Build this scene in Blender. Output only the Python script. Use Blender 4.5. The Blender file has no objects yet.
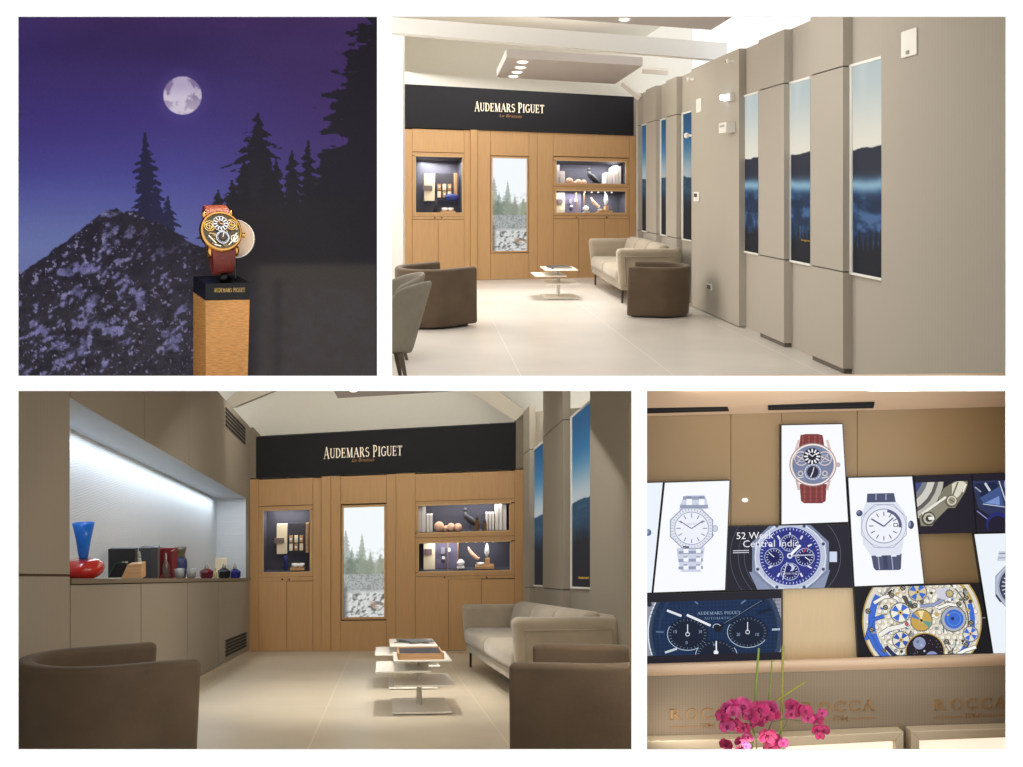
import bpy, bmesh, math, random
import numpy as np
from mathutils import Vector, Matrix
random.seed(7)
C = bpy.context.scene.collection
F = 1000.0; CX = 511.5; CY = 383.5
DW = 3.2                      # distance of the white wall with its four openings
V = Vector

# ------------------------------------------------------------------ colour / materials
def lin(c):
    r = []
    for x in c[:3]:
        x = x / 255.0
        r.append(x / 12.92 if x <= .04045 else ((x + .055) / 1.055) ** 2.4)
    return tuple(r)
MATS = {}
def nodes(m):
    m.use_nodes = True
    return m.node_tree.nodes, m.node_tree.links, m.node_tree.nodes['Principled BSDF']
def mat(name, rgb, rough=.6, metal=0, spec=.5, var=0, scale=20, bump=0, bscale=200, stretch=(1, 1, 1), coat=0, emit=0, sheen=0, trans=0):
    if name in MATS: return MATS[name]
    m = bpy.data.materials.new(name); n, l, b = nodes(m)
    col = lin(rgb)
    b.inputs['Roughness'].default_value = rough; b.inputs['Metallic'].default_value = metal
    b.inputs['Specular IOR Level'].default_value = spec
    b.inputs['Coat Weight'].default_value = coat; b.inputs['Sheen Weight'].default_value = sheen
    b.inputs['Transmission Weight'].default_value = trans
    b.inputs['Base Color'].default_value = (*col, 1)
    tc = n.new('ShaderNodeTexCoord'); mp = n.new('ShaderNodeMapping'); mp.inputs['Scale'].default_value = stretch
    l.new(tc.outputs['Object'], mp.inputs['Vector'])
    if var:
        nz = n.new('ShaderNodeTexNoise'); nz.inputs['Scale'].default_value = scale; nz.inputs['Detail'].default_value = 4
        l.new(mp.outputs[0], nz.inputs['Vector'])
        rp = n.new('ShaderNodeValToRGB')
        rp.color_ramp.elements[0].position = .3; rp.color_ramp.elements[1].position = .7
        rp.color_ramp.elements[0].color = (*[x * (1 - var) for x in col], 1)
        rp.color_ramp.elements[1].color = (*[min(1, x * (1 + var)) for x in col], 1)
        l.new(nz.outputs['Fac'], rp.inputs[0]); l.new(rp.outputs[0], b.inputs['Base Color'])
    if bump:
        nb = n.new('ShaderNodeTexNoise'); nb.inputs['Scale'].default_value = bscale
        l.new(mp.outputs[0], nb.inputs['Vector'])
        bp = n.new('ShaderNodeBump'); bp.inputs['Strength'].default_value = bump; bp.inputs['Distance'].default_value = .01
        l.new(nb.outputs['Fac'], bp.inputs['Height']); l.new(bp.outputs[0], b.inputs['Normal'])
    if emit:
        b.inputs['Emission Color'].default_value = (*col, 1); b.inputs['Emission Strength'].default_value = emit
    MATS[name] = m; return m
def weave(name, rgb, var=.08, s=120, rough=.85, sz=None):
    """woven wall fabric: two crossed fine waves"""
    if name in MATS: return MATS[name]
    m = bpy.data.materials.new(name); n, l, b = nodes(m); col = lin(rgb)
    b.inputs['Roughness'].default_value = rough; b.inputs['Specular IOR Level'].default_value = .25
    tc = n.new('ShaderNodeTexCoord')
    outs = []
    for ax in ('X', 'Z'):
        w = n.new('ShaderNodeTexWave'); w.wave_type = 'BANDS'; w.bands_direction = ax
        w.inputs['Scale'].default_value = s if (ax == 'X' or sz is None) else sz; w.inputs['Distortion'].default_value = .6
        l.new(tc.outputs['Object'], w.inputs['Vector']); outs.append(w)
    mx = n.new('ShaderNodeMath'); mx.operation = 'MULTIPLY'
    l.new(outs[0].outputs['Fac'], mx.inputs[0]); l.new(outs[1].outputs['Fac'], mx.inputs[1])
    rp = n.new('ShaderNodeValToRGB')
    rp.color_ramp.elements[0].color = (*[x * (1 - var) for x in col], 1)
    rp.color_ramp.elements[1].color = (*[min(1, x * (1 + var)) for x in col], 1)
    l.new(mx.outputs[0], rp.inputs[0]); l.new(rp.outputs[0], b.inputs['Base Color'])
    MATS[name] = m; return m
def wood(name, rgb, var=.14, rough=.45, axis='Z', s=6):
    if name in MATS: return MATS[name]
    st = {'Z': (9, 9, .6), 'X': (.6, 9, 9)}[axis]
    return mat(name, rgb, rough, var=var, scale=s, stretch=st, bump=.05, bscale=s * 4, spec=.35)
def vcol(name, emit=0, rough=.6, metal=0):
    """picture printed or shown on a surface: colours from the mesh's own colour attribute"""
    if name in MATS: return MATS[name]
    m = bpy.data.materials.new(name); n, l, b = nodes(m)
    a = n.new('ShaderNodeAttribute'); a.attribute_name = 'Col'
    if emit:
        b.inputs['Base Color'].default_value = (.01, .01, .01, 1)
        b.inputs['Roughness'].default_value = .5; b.inputs['Specular IOR Level'].default_value = .05
        l.new(a.outputs['Color'], b.inputs['Emission Color']); b.inputs['Emission Strength'].default_value = emit
    else:
        l.new(a.outputs['Color'], b.inputs['Base Color']); b.inputs['Roughness'].default_value = rough
        b.inputs['Metallic'].default_value = metal
    MATS[name] = m; return m
def floor_mat(name, rgb, grout):
    m = bpy.data.materials.new(name); n, l, b = nodes(m)
    uv = n.new('ShaderNodeUVMap'); uv.uv_map = 'UVMap'
    br = n.new('ShaderNodeTexBrick'); br.offset = 0; br.inputs['Scale'].default_value = 1
    br.inputs['Mortar Size'].default_value = .006; br.inputs['Mortar Smooth'].default_value = .3
    br.inputs['Brick Width'].default_value = 1.18; br.inputs['Row Height'].default_value = 4.3
    mp = n.new('ShaderNodeMapping'); mp.inputs['Location'].default_value = (-.735 + 1.18 * 10, .9, 0)
    l.new(uv.outputs[0], mp.inputs[0]); l.new(mp.outputs[0], br.inputs['Vector'])
    c = lin(rgb); g = lin(grout)
    nz = n.new('ShaderNodeTexNoise'); nz.inputs['Scale'].default_value = 1.3; nz.inputs['Detail'].default_value = 5
    l.new(uv.outputs[0], nz.inputs['Vector'])
    rp = n.new('ShaderNodeValToRGB'); rp.color_ramp.elements[0].position = .3; rp.color_ramp.elements[1].position = .7
    rp.color_ramp.elements[0].color = (*[x * .93 for x in c], 1); rp.color_ramp.elements[1].color = (*[x * 1.07 for x in c], 1)
    l.new(nz.outputs['Fac'], rp.inputs[0])
    l.new(rp.outputs[0], br.inputs['Color1']); l.new(rp.outputs[0], br.inputs['Color2']); br.inputs['Mortar'].default_value = (*g, 1)
    l.new(br.outputs['Color'], b.inputs['Base Color'])
    b.inputs['Roughness'].default_value = .32; b.inputs['Specular IOR Level'].default_value = .3
    return m

# ------------------------------------------------------------------ mesh building
class MB:
    def __init__(s): s.v = []; s.f = []; s.m = []; s.c = []; s.uv = None
    def add(s, vs, fs, mi=0, col=None):
        k = len(s.v); s.v += [tuple(p) for p in vs]
        for f in fs: s.f.append([i + k for i in f]); s.m.append(mi); s.c.append(col)
    def poly(s, pts, mi=0, col=None): s.add(pts, [list(range(len(pts)))], mi, col)
    def hexa(s, a, b, mi=0):
        """a, b: two quads of four points joined into a closed solid"""
        s.add(list(a) + list(b), [[3, 2, 1, 0], [4, 5, 6, 7], [0, 1, 5, 4], [1, 2, 6, 5], [2, 3, 7, 6], [3, 0, 4, 7]], mi)
    def box(s, x0, x1, y0, y1, z0, z1, mi=0):
        s.hexa([(x0, y0, z0), (x1, y0, z0), (x1, y1, z0), (x0, y1, z0)], [(x0, y0, z1), (x1, y0, z1), (x1, y1, z1), (x0, y1, z1)], mi)
    def prism(s, pts, z0, z1, mi=0):
        n = len(pts)
        s.add([(p[0], p[1], z0) for p in pts] + [(p[0], p[1], z1) for p in pts],
              [list(range(n))[::-1], list(range(n, 2 * n))] + [[i, (i + 1) % n, n + (i + 1) % n, n + i] for i in range(n)], mi)
    def tube(s, path, r, n=8, mi=0, caps=True):
        path = [V(p) for p in path]; rings = []
        rr = r if isinstance(r, (list, tuple)) else [r] * len(path)
        up = None
        for i, p in enumerate(path):
            t = (path[min(i + 1, len(path) - 1)] - path[max(i - 1, 0)]).normalized()
            if up is None:
                up = V((0, 0, 1)) if abs(t.z) < .9 else V((1, 0, 0))
            a = t.cross(up).normalized(); up = a.cross(t).normalized()
            rings.append([p + (a * math.cos(2 * math.pi * k / n) + up * math.sin(2 * math.pi * k / n)) * rr[i] for k in range(n)])
        vs = [q for g in rings for q in g]; fs = []
        for i in range(len(path) - 1):
            for k in range(n): fs.append([i * n + k, i * n + (k + 1) % n, (i + 1) * n + (k + 1) % n, (i + 1) * n + k])
        if caps: fs += [list(range(n))[::-1], [(len(path) - 1) * n + k for k in range(n)]]
        s.add(vs, fs, mi)
    def lathe(s, prof, c=(0, 0, 0), n=24, mi=0, axis='Z', cap=True):
        """prof: (radius, height) pairs"""
        vs = []
        for r, h in prof:
            for k in range(n):
                a = 2 * math.pi * k / n
                if axis == 'Z': vs.append((c[0] + r * math.cos(a), c[1] + r * math.sin(a), c[2] + h))
                else: vs.append((c[0] + r * math.cos(a), c[1] - h, c[2] + r * math.sin(a)))
        fs = []
        for i in range(len(prof) - 1):
            for k in range(n): fs.append([i * n + k, i * n + (k + 1) % n, (i + 1) * n + (k + 1) % n, (i + 1) * n + k])
        if cap: fs += [list(range(n))[::-1], [(len(prof) - 1) * n + k for k in range(n)]]
        s.add(vs, fs, mi)
    def ball(s, c, rx, ry=None, rz=None, n=20, mi=0, R=None):
        ry = ry or rx; rz = rz or rx; vs = []; m = n // 2; c = V(c)
        for i in range(m + 1):
            t = math.pi * i / m
            for k in range(n):
                a = 2 * math.pi * k / n
                q = V((rx * math.sin(t) * math.cos(a), ry * math.sin(t) * math.sin(a), rz * math.cos(t)))
                vs.append(c + (R @ q if R else q))
        fs = []
        for i in range(m):
            for k in range(n): fs.append([i * n + k, (i + 1) * n + k, (i + 1) * n + (k + 1) % n, i * n + (k + 1) % n])
        s.add(vs, fs, mi)
    def build(s, name, mats, parent=None, smooth=False, bevel=0, seg=3, world=True, sub=0, weld=True):
        """world=True: vertices were given in world space. Top-level meshes get their origin at their base."""
        me = bpy.data.meshes.new(name)
        vs = [V(p) for p in s.v]
        o = bpy.data.objects.new(name, me)
        if parent is not None:
            o.parent = parent
            if world:
                inv = PM(parent).inverted(); vs = [inv @ p for p in vs]
        elif world:
            lo = [min(p[i] for p in vs) for i in range(3)]; hi = [max(p[i] for p in vs) for i in range(3)]
            base = V(((lo[0] + hi[0]) / 2, (lo[1] + hi[1]) / 2, lo[2])); o.location = base
            vs = [p - base for p in vs]
        me.from_pydata([tuple(p) for p in vs], [], s.f)
        for x in (mats if isinstance(mats, (list, tuple)) else [mats]): me.materials.append(x)
        me.polygons.foreach_set('material_index', s.m)
        if any(c is not None for c in s.c):
            at = me.color_attributes.new('Col', 'FLOAT_COLOR', 'CORNER')
            arr = []
            for p, c in zip(me.polygons, s.c):
                c = c or (1, 1, 1)
                if isinstance(c[0], (tuple, list)):
                    for q in c: arr += [*q, 1]
                else: arr += [*c, 1] * p.loop_total
            at.data.foreach_set('color', arr)
        if s.uv:
            uvl = me.uv_layers.new(name='UVMap')
            for lp in me.loops: uvl.data[lp.index].uv = s.uv[lp.vertex_index]
        elif not any(c is not None for c in s.c) and weld:
            bm = bmesh.new(); bm.from_mesh(me)
            if smooth: bmesh.ops.remove_doubles(bm, verts=bm.verts, dist=1e-6)
            bmesh.ops.recalc_face_normals(bm, faces=bm.faces)
            if bevel:
                es = [e for e in bm.edges if len(e.link_faces) == 2 and e.calc_face_angle(0) > .6]
                bmesh.ops.bevel(bm, geom=es, offset=bevel, segments=seg, affect='EDGES', profile=.5, clamp_overlap=True)
            bm.to_mesh(me); bm.free()
        if smooth:
            me.polygons.foreach_set('use_smooth', [True] * len(me.polygons))
            if bevel or smooth == 'auto':
                me.set_sharp_from_angle(angle=math.radians(40))
        if sub:
            md = o.modifiers.new('Subdivision', 'SUBSURF'); md.levels = sub; md.render_levels = sub
        C.objects.link(o)
        return o
def PM(o):
    m = Matrix.LocRotScale(o.location, o.rotation_euler, o.scale)
    return PM(o.parent) @ m if o.parent else m
def tag(o, label=None, cat=None, group=None, kind=None):
    if label: o['label'] = label
    if cat: o['category'] = cat
    if group: o['group'] = group
    if kind: o['kind'] = kind
    return o
def thing(name, label, cat, loc=(0, 0, 0), group=None, rot=None):
    o = bpy.data.objects.new(name, None); C.objects.link(o); o.location = loc; o.empty_display_size = .05
    if rot is not None: o.rotation_euler = rot.to_euler()
    return tag(o, label, cat, group)
def struct(o): o['kind'] = 'structure'; return o
def copy_tree(o, parent=None):
    c = o.copy(); C.objects.link(c); c.parent = parent
    for ch in list(o.children): copy_tree(ch, c)
    return c

# ------------------------------------------------------------------ places
def P(px, py, d): return V(((px - CX) * d / F, d, (CY - py) * d / F))
class Room:
    def __init__(s, xv, yh, eye):
        s.xv, s.yh, s.eye = xv, yh, eye; s.a = (xv - CX) / F; s.s = (CY - yh) / F
    def W(s, o, d, h):
        """o sideways from the room's axis, d deep, h above eye level; floors slope gently, walls stand upright"""
        return V((d * s.a + o, d, d * s.s + h))
    def floor(s, o, d, h=0): return s.W(o, d, h - s.eye)
    def rot(s, yaw=0, pitch=0, roll=0):
        z = V((0, -s.s, 1)).normalized(); y = V((s.a, 1, s.s)).normalized(); x = y.cross(z).normalized(); y = z.cross(x)
        M = Matrix((x, y, z)).transposed()
        return Matrix.Rotation(math.radians(roll), 3, 'Y') @ Matrix.Rotation(math.radians(pitch), 3, 'X') @ M @ Matrix.Rotation(math.radians(yaw), 3, 'Z')
R2 = Room(425, 187, 1.45)
R3 = Room(385, 578, .99)

# ------------------------------------------------------------------ flat pictures
def clip_poly(pts, cl):
    """Sutherland-Hodgman against a convex polygon"""
    area = sum(cl[i][0] * cl[(i + 1) % len(cl)][1] - cl[(i + 1) % len(cl)][0] * cl[i][1] for i in range(len(cl)))
    sg = 1 if area > 0 else -1
    out = pts
    for i in range(len(cl)):
        a, b = cl[i], cl[(i + 1) % len(cl)]
        def side(p): return sg * ((b[0] - a[0]) * (p[1] - a[1]) - (b[1] - a[1]) * (p[0] - a[0]))
        inp = out; out = []
        for j in range(len(inp)):
            p, q = inp[j], inp[(j + 1) % len(inp)]
            sp, sq = side(p), side(q)
            if sp >= 0: out.append(p)
            if (sp >= 0) != (sq >= 0):
                t = sp / (sp - sq); out.append((p[0] + (q[0] - p[0]) * t, p[1] + (q[1] - p[1]) * t))
        if len(out) < 3: return []
    return out
TXT = {}
def text_mesh(s):
    if s in TXT: return TXT[s]
    cu = bpy.data.curves.new('t', 'FONT'); cu.body = s; cu.resolution_u = 2
    ob = bpy.data.objects.new('t', cu); C.objects.link(ob)
    dg = bpy.context.evaluated_depsgraph_get()
    me = bpy.data.meshes.new_from_object(ob.evaluated_get(dg))
    vs = [(v.co.x, v.co.y) for v in me.vertices]; fs = [list(p.vertices) for p in me.polygons]
    bpy.data.objects.remove(ob); bpy.data.curves.remove(cu); bpy.data.meshes.remove(me)
    x0 = min(v[0] for v in vs); x1 = max(v[0] for v in vs); y0 = min(v[1] for v in vs); y1 = max(v[1] for v in vs)
    TXT[s] = ([((v[0] - x0) / (x1 - x0), (v[1] - y0) / (y1 - y0)) for v in vs], fs)
    return TXT[s]
# serif capitals drawn with strokes: (x0,y0,x1,y1,w) thick and thin; arcs: ('a',cx,cy,rx,ry,a0,a1,w)
TK, TN = .17, .06
GL = {
 'A': (.9, [(.05, 0, .42, 1, TN), (.42, 1, .8, 0, TK), (.2, .34, .65, .34, TN), (-.05, .02, .2, .02, .05), (.65, .02, .95, .02, .05)]),
 'U': (.85, [(.15, 1, .15, .3, TK), (.7, 1, .7, .3, TN), ('a', .425, .3, .275, .28, 180, 360, .12), (0, .98, .3, .98, .05), (.58, .98, .85, .98, .05)]),
 'D': (.85, [(.15, 0, .15, 1, TK), ('a', .3, .5, .45, .47, -90, 90, .14), (0, .02, .35, .02, .05), (0, .98, .35, .98, .05)]),
 'E': (.75, [(.15, 0, .15, 1, TK), (0, .03, .65, .03, TN), (0, .97, .62, .97, TN), (.15, .5, .5, .5, TN), (.64, .0, .64, .22, TN), (.61, .78, .61, 1, TN), (.5, .4, .5, .62, TN)]),
 'M': (1.1, [(.12, 0, .15, 1, TN), (.15, 1, .5, 0, TK), (.5, 0, .85, 1, TN), (.88, 1, .9, 0, TK), (0, .02, .25, .02, .05), (.75, .02, 1.05, .02, .05), (0, .98, .2, .98, .05), (.8, .98, 1, .98, .05)]),
 'R': (.85, [(.15, 0, .15, 1, TK), ('a', .3, .74, .3, .23, -90, 90, .13), (.35, .5, .75, 0, TK), (0, .02, .3, .02, .05), (0, .98, .3, .98, .05), (.68, .02, .88, .02, .05)]),
 'S': (.65, [('a', .32, .74, .24, .22, 30, 270, .12), ('a', .32, .27, .26, .24, -150, 90, .14)]),
 'P': (.75, [(.15, 0, .15, 1, TK), ('a', .3, .72, .32, .25, -90, 90, .13), (0, .02, .32, .02, .05), (0, .98, .3, .98, .05)]),
 'I': (.38, [(.18, 0, .18, 1, TK), (0, .02, .36, .02, .05), (0, .98, .36, .98, .05)]),
 'G': (.85, [('a', .45, .5, .38, .47, 45, 325, .14), (.72, .05, .72, .45, .14), (.55, .45, .88, .45, .05)]),
 'T': (.78, [(.38, 0, .38, 1, TK), (.02, .97, .74, .97, TN), (.04, .78, .04, 1, TN), (.72, .78, .72, 1, TN), (.22, .02, .54, .02, .05)]),
 'O': (.95, [('a', .47, .5, .4, .47, 0, 360, .12)]),
 'C': (.85, [('a', .47, .5, .4, .47, 40, 320, .13), (.78, .7, .78, .95, TN), (.78, .05, .78, .25, TN)]),
 '1': (.35, [(.18, 0, .18, 1, .12)]), '7': (.55, [(.02, .95, .5, .95, .08), (.5, .95, .18, 0, .12)]),
 '9': (.55, [('a', .26, .68, .2, .27, 0, 360, .1), (.46, .68, .2, 0, .1)]), '4': (.6, [(.42, 0, .42, 1, .12), (.02, .32, .42, 1, .07), (.02, .3, .58, .3, .08)]),
 ' ': (.4, []),
}
def glyph_polys(ch):
    out = []
    for st in GL[ch][1]:
        if st[0] == 'a':
            _, cx, cy, rx, ry, a0, a1, w = st; n = max(6, int(abs(a1 - a0) / 20))
            for i in range(n):
                q = []
                for a, k in ((a0 + (a1 - a0) * i / n, 1), (a0 + (a1 - a0) * (i + 1) / n, 1), (a0 + (a1 - a0) * (i + 1) / n, -1), (a0 + (a1 - a0) * i / n, -1)):
                    t = math.radians(a); ww = w / 2 * (.55 + .45 * abs(math.cos(t)))
                    q.append((cx + (rx + k * ww) * math.cos(t), cy + (ry + k * ww) * math.sin(t)))
                out.append(q)
        else:
            x0, y0, x1, y1, w = st; L = math.hypot(x1 - x0, y1 - y0); nx, ny = -(y1 - y0) / L * w / 2, (x1 - x0) / L * w / 2
            out.append([(x0 + nx, y0 + ny), (x0 - nx, y0 - ny), (x1 - nx, y1 - ny), (x1 + nx, y1 + ny)])
    return out
def serif_layout(s):
    x = 0; r = []
    for ch in s: r.append((ch, x)); x += GL[ch][0] + .12
    return r, x - .12
class Paint:
    """flat artwork on one plane, layer by layer, a hair apart"""
    def __init__(s, d, step=.00006, mapf=None):
        s.mb = MB(); s.d = d; s.k = 0; s.step = step; s.clip = None; s.mapf = mapf or (lambda x, y, e: P(x, y, s.d - e))
    def poly(s, pts, rgb, nk=False):
        if not nk: s.k += 1
        if s.clip: pts = clip_poly(pts, s.clip)
        if len(pts) < 3: return
        s.mb.poly([s.mapf(x, y, s.k * s.step) for x, y in pts], 0, lin(rgb))
    def quadgrad(s, q, ctop, cbot):
        s.k += 1
        s.mb.poly([s.mapf(x, y, s.k * s.step) for x, y in q], 0, [lin(ctop), lin(ctop), lin(cbot), lin(cbot)])
    def disc(s, cx, cy, rx, rgb, ry=None, n=28, a=0):
        ry = ry or rx
        s.poly([(cx + rx * math.cos(2 * math.pi * k / n + a), cy + ry * math.sin(2 * math.pi * k / n + a)) for k in range(n)], rgb)
    def ring(s, cx, cy, rx, w, rgb, ry=None, a0=0, a1=360, n=36):
        ry = ry or rx; s.k += 1
        for i in range(n):
            t0 = math.radians(a0 + (a1 - a0) * i / n); t1 = math.radians(a0 + (a1 - a0) * (i + 1) / n)
            s.poly([(cx + rx * math.cos(t0), cy - ry * math.sin(t0)), (cx + rx * math.cos(t1), cy - ry * math.sin(t1)),
                    (cx + (rx - w) * math.cos(t1), cy - (ry - w) * math.sin(t1)), (cx + (rx - w) * math.cos(t0), cy - (ry - w) * math.sin(t0))], rgb, True)
    def line(s, x0, y0, x1, y1, w, rgb, w1=None):
        w1 = w if w1 is None else w1
        L = math.hypot(x1 - x0, y1 - y0) or 1; nx, ny = -(y1 - y0) / L / 2, (x1 - x0) / L / 2
        s.poly([(x0 + nx * w, y0 + ny * w), (x0 - nx * w, y0 - ny * w), (x1 - nx * w1, y1 - ny * w1), (x1 + nx * w1, y1 + ny * w1)], rgb)
    def ticks(s, cx, cy, r0, r1, n, w, rgb, ry=1, skip=()):
        for k in range(n):
            if k in skip: continue
            t = 2 * math.pi * k / n
            s.line(cx + r0 * math.sin(t), cy - r0 * math.cos(t) * ry, cx + r1 * math.sin(t), cy - r1 * math.cos(t) * ry, w, rgb)
    def text(s, st, x, y, w, h, rgb, slope=0):
        """default sans text; x,y = lower left corner"""
        s.k += 1; vs, fs = text_mesh(st)
        for f in fs: s.poly([(x + vs[i][0] * w, y - vs[i][1] * h + slope * vs[i][0] * w) for i in f], rgb, True)
    def serif(s, st, x, y, w, h, rgb, slope=0):
        lay, tot = serif_layout(st); k = w / tot; s.k += 1
        for ch, ox in lay:
            for q in glyph_polys(ch):
                s.poly([(x + (ox + a) * k, y - b * h + slope * (ox + a) * k) for a, b in q], rgb, True)
    def build(s, name, m, parent=None): return s.mb.build(name, m, parent)

rng = np.random.RandomState(3)
def vnoise(x, y, seed=0):
    r = np.random.RandomState(seed); T = r.rand(256, 256)
    xi = np.floor(x).astype(int); yi = np.floor(y).astype(int); fx = x - xi; fy = y - yi
    fx = fx * fx * (3 - 2 * fx); fy = fy * fy * (3 - 2 * fy)
    g = lambda a, b: T[a % 256, b % 256]
    return (g(xi, yi) * (1 - fx) + g(xi + 1, yi) * fx) * (1 - fy) + (g(xi, yi + 1) * (1 - fx) + g(xi + 1, yi + 1) * fx) * fy
def fbm(x, y, seed=0, o=4):
    t = 0; a = .5; s = 0
    for i in range(o): t = t + a * vnoise(x * 2 ** i, y * 2 ** i, seed + i); s += a; a *= .5
    return t / s
def sstep(a, b, x): t = np.clip((x - a) / (b - a), 0, 1); return t * t * (3 - 2 * t)
def mixc(img, m, c):
    m = m[..., None]; return img * (1 - m) + np.array(c, float) * m
def picture(name, mapf, img, m, parent=None):
    """img: rows x cols x 3 in display values; mapf(u,v) arrays -> xyz (u to the right, v down)"""
    ny, nx = img.shape[:2]
    u, v = np.meshgrid(np.linspace(0, 1, nx), np.linspace(0, 1, ny))
    xyz = mapf(u, v).reshape(-1, 3)
    if parent is not None:
        inv = np.array(PM(parent).inverted()); xyz = xyz @ inv[:3, :3].T + inv[:3, 3]; base = None
    else:
        base = np.array([xyz[:, 0].mean(), xyz[:, 1].mean(), xyz[:, 2].min()]); xyz = xyz - base
    idx = np.arange(nx * ny).reshape(ny, nx)
    q = np.stack([idx[:-1, :-1], idx[1:, :-1], idx[1:, 1:], idx[:-1, 1:]], -1).reshape(-1, 4)
    me = bpy.data.meshes.new(name); me.vertices.add(nx * ny); me.vertices.foreach_set('co', xyz.ravel().astype(np.float32))
    me.loops.add(q.size); me.loops.foreach_set('vertex_index', q.ravel().astype(np.int32))
    me.polygons.add(len(q)); me.polygons.foreach_set('loop_start', np.arange(0, q.size, 4, dtype=np.int32))
    me.update(calc_edges=True)
    at = me.color_attributes.new('Col', 'FLOAT_COLOR', 'POINT')
    c = np.clip(img.reshape(-1, 3) / 255., 0, 1); c = np.where(c <= .04045, c / 12.92, ((c + .055) / 1.055) ** 2.4)
    at.data.foreach_set('color', np.hstack([c, np.ones((len(c), 1))]).ravel().astype(np.float32))
    me.materials.append(m); o = bpy.data.objects.new(name, me); C.objects.link(o)
    if parent is not None: o.parent = parent
    else: o.location = base
    return o
def bil(q):
    """bilinear map over four corner points TL,TR,BR,BL"""
    a, b, c, d = [np.array(p) for p in q]
    def f(u, v):
        u = u[..., None]; v = v[..., None]
        return (a * (1 - u) + b * u) * (1 - v) + (d * (1 - u) + c * u) * v
    return f

def area(name, loc, target, sx, sy, power, col=(1, 1, 1), spread=180):
    l = bpy.data.lights.new(name, 'AREA'); l.shape = 'RECTANGLE'; l.size = sx; l.size_y = sy; l.energy = power; l.color = col
    l.spread = math.radians(spread)
    o = bpy.data.objects.new(name, l); C.objects.link(o); o.location = loc
    o.rotation_euler = (V(target) - V(loc)).to_track_quat('-Z', 'Y').to_euler(); return o

# ------------------------------------------------------------------ materials
M_white = mat('white_paint', (244, 244, 244), .8)
M_emitpic = vcol('backlit_picture', emit=1.0)
M_screen = vcol('screen_picture', emit=1.0)
M_print = vcol('printed_colour', rough=.35)
M_black = mat('black_plastic', (22, 22, 24), .45)
M_oak = wood('oak_veneer', (196, 156, 110), var=.05)
M_oak3 = M_oak
M_gap = mat('dark_joint', (84, 62, 40), .9)
M_band = mat('black_fascia_panel', (36, 36, 39), .75, var=.05, spec=.2)
M_fab = weave('beige_woven_wallcovering', (176, 169, 158), var=.03, s=90)
M_fabside = mat('brushed_champagne_edge', (160, 152, 138), .4, metal=.3)
M_cream = mat('cream_plaster', (232, 228, 216), .9, var=.01)
M_greige = mat('grey_ceiling_panel', (190, 182, 178), .8)
M_velvet = mat('brown_velvet', (88, 72, 54), .8, var=.16, scale=5, bump=.1, bscale=60, sheen=.12)
M_sofa = mat('beige_velvet', (158, 146, 127), .85, var=.1, scale=4, bump=.1, bscale=60, sheen=.3)
M_chair = mat('grey_upholstery', (132, 126, 114), .85, var=.05, bump=.1, bscale=90)
M_leg = mat('dark_taupe_wood', (84, 72, 60), .5)
M_metal = mat('brushed_steel', (170, 168, 165), .3, metal=1)
M_plate = mat('white_lacquered_metal', (235, 230, 220), .3)
M_gold = mat('rose_gold', (226, 172, 96), .22, metal=1)
M_brass = mat('brass_letters', (176, 134, 82), .5, metal=.25)
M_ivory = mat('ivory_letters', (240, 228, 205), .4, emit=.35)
M_navy = mat('slate_lining', (66, 67, 80), .75)
M_glass = None
def glass():
    global M_glass
    if M_glass: return M_glass
    m = bpy.data.materials.new('clear_glass'); m.use_nodes = True; n = m.node_tree.nodes; l = m.node_tree.links
    n.clear(); out = n.new('ShaderNodeOutputMaterial'); t = n.new('ShaderNodeBsdfTransparent'); g = n.new('ShaderNodeBsdfGlossy')
    g.inputs['Roughness'].default_value = .03; mx = n.new('ShaderNodeMixShader'); fr = n.new('ShaderNodeFresnel'); fr.inputs['IOR'].default_value = 1.2
    l.new(fr.outputs[0], mx.inputs[0]); l.new(t.outputs[0], mx.inputs[1]); l.new(g.outputs[0], mx.inputs[2]); l.new(mx.outputs[0], out.inputs[0])
    M_glass = m; return m

# ================================================================== THE WHITE WALL WITH FOUR OPENINGS
wf = MB(); T = .004
def wall_rect(x0, x1, y0, y1):
    a, b = P(x0, y0, DW), P(x1, y1, DW)
    wf.box(a.x, b.x, DW, DW + T, b.z, a.z)
YT1, YB1, YT2, YB2 = 16.5, 375.8, 391, 749.5
wall_rect(-1400, 2400, -1600, YT1); wall_rect(-1400, 2400, YB2, 2400); wall_rect(-1400, 2400, YB1, YT2)
wall_rect(-1400, 18, YT1, YB1); wall_rect(377, 392, YT1, YB1); wall_rect(1006, 2400, YT1, YB1)
wall_rect(-1400, 18, YT2, YB2); wall_rect(631.5, 647, YT2, YB2); wall_rect(1006, 2400, YT2, YB2)
struct(wf.build('wall_front', M_white))
# ================================================================== SHELLS OF THE TWO SALONS
def shell_quad(name, pts, m): mb = MB(); mb.poly(pts); return struct(mb.build(name, m, weld=False))
def floor_obj(name, pts, uvs, m):
    mb = MB(); mb.poly(pts); mb.uv = uvs; return struct(mb.build(name, m))
M_floor2 = floor_mat('beige_floor_tile', (204, 198, 190), (224, 219, 211))
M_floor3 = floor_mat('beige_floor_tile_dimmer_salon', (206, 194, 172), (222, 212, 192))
ZS = .012
DL = R2.eye * F / (YB1 + 5.7 - R2.yh)          # where the sloping floor meets the level landing
fp = [R2.floor(-2.6, DL), R2.floor(3.4, DL), R2.floor(3.6, 16.6), R2.floor(-2.6, 16.6)]
floor_obj('floor', fp, [(-2.6, DL), (3.4, DL), (3.6, 16.6), (-2.6, 16.6)], M_floor2)
z0 = R2.floor(0, DL).z
lp = [V((-3.4, DW + T, z0)), V((3.2, DW + T, z0)), V((R2.floor(3.4, DL).x, DL, z0)), V((R2.floor(-2.6, DL).x, DL, z0))]
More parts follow.
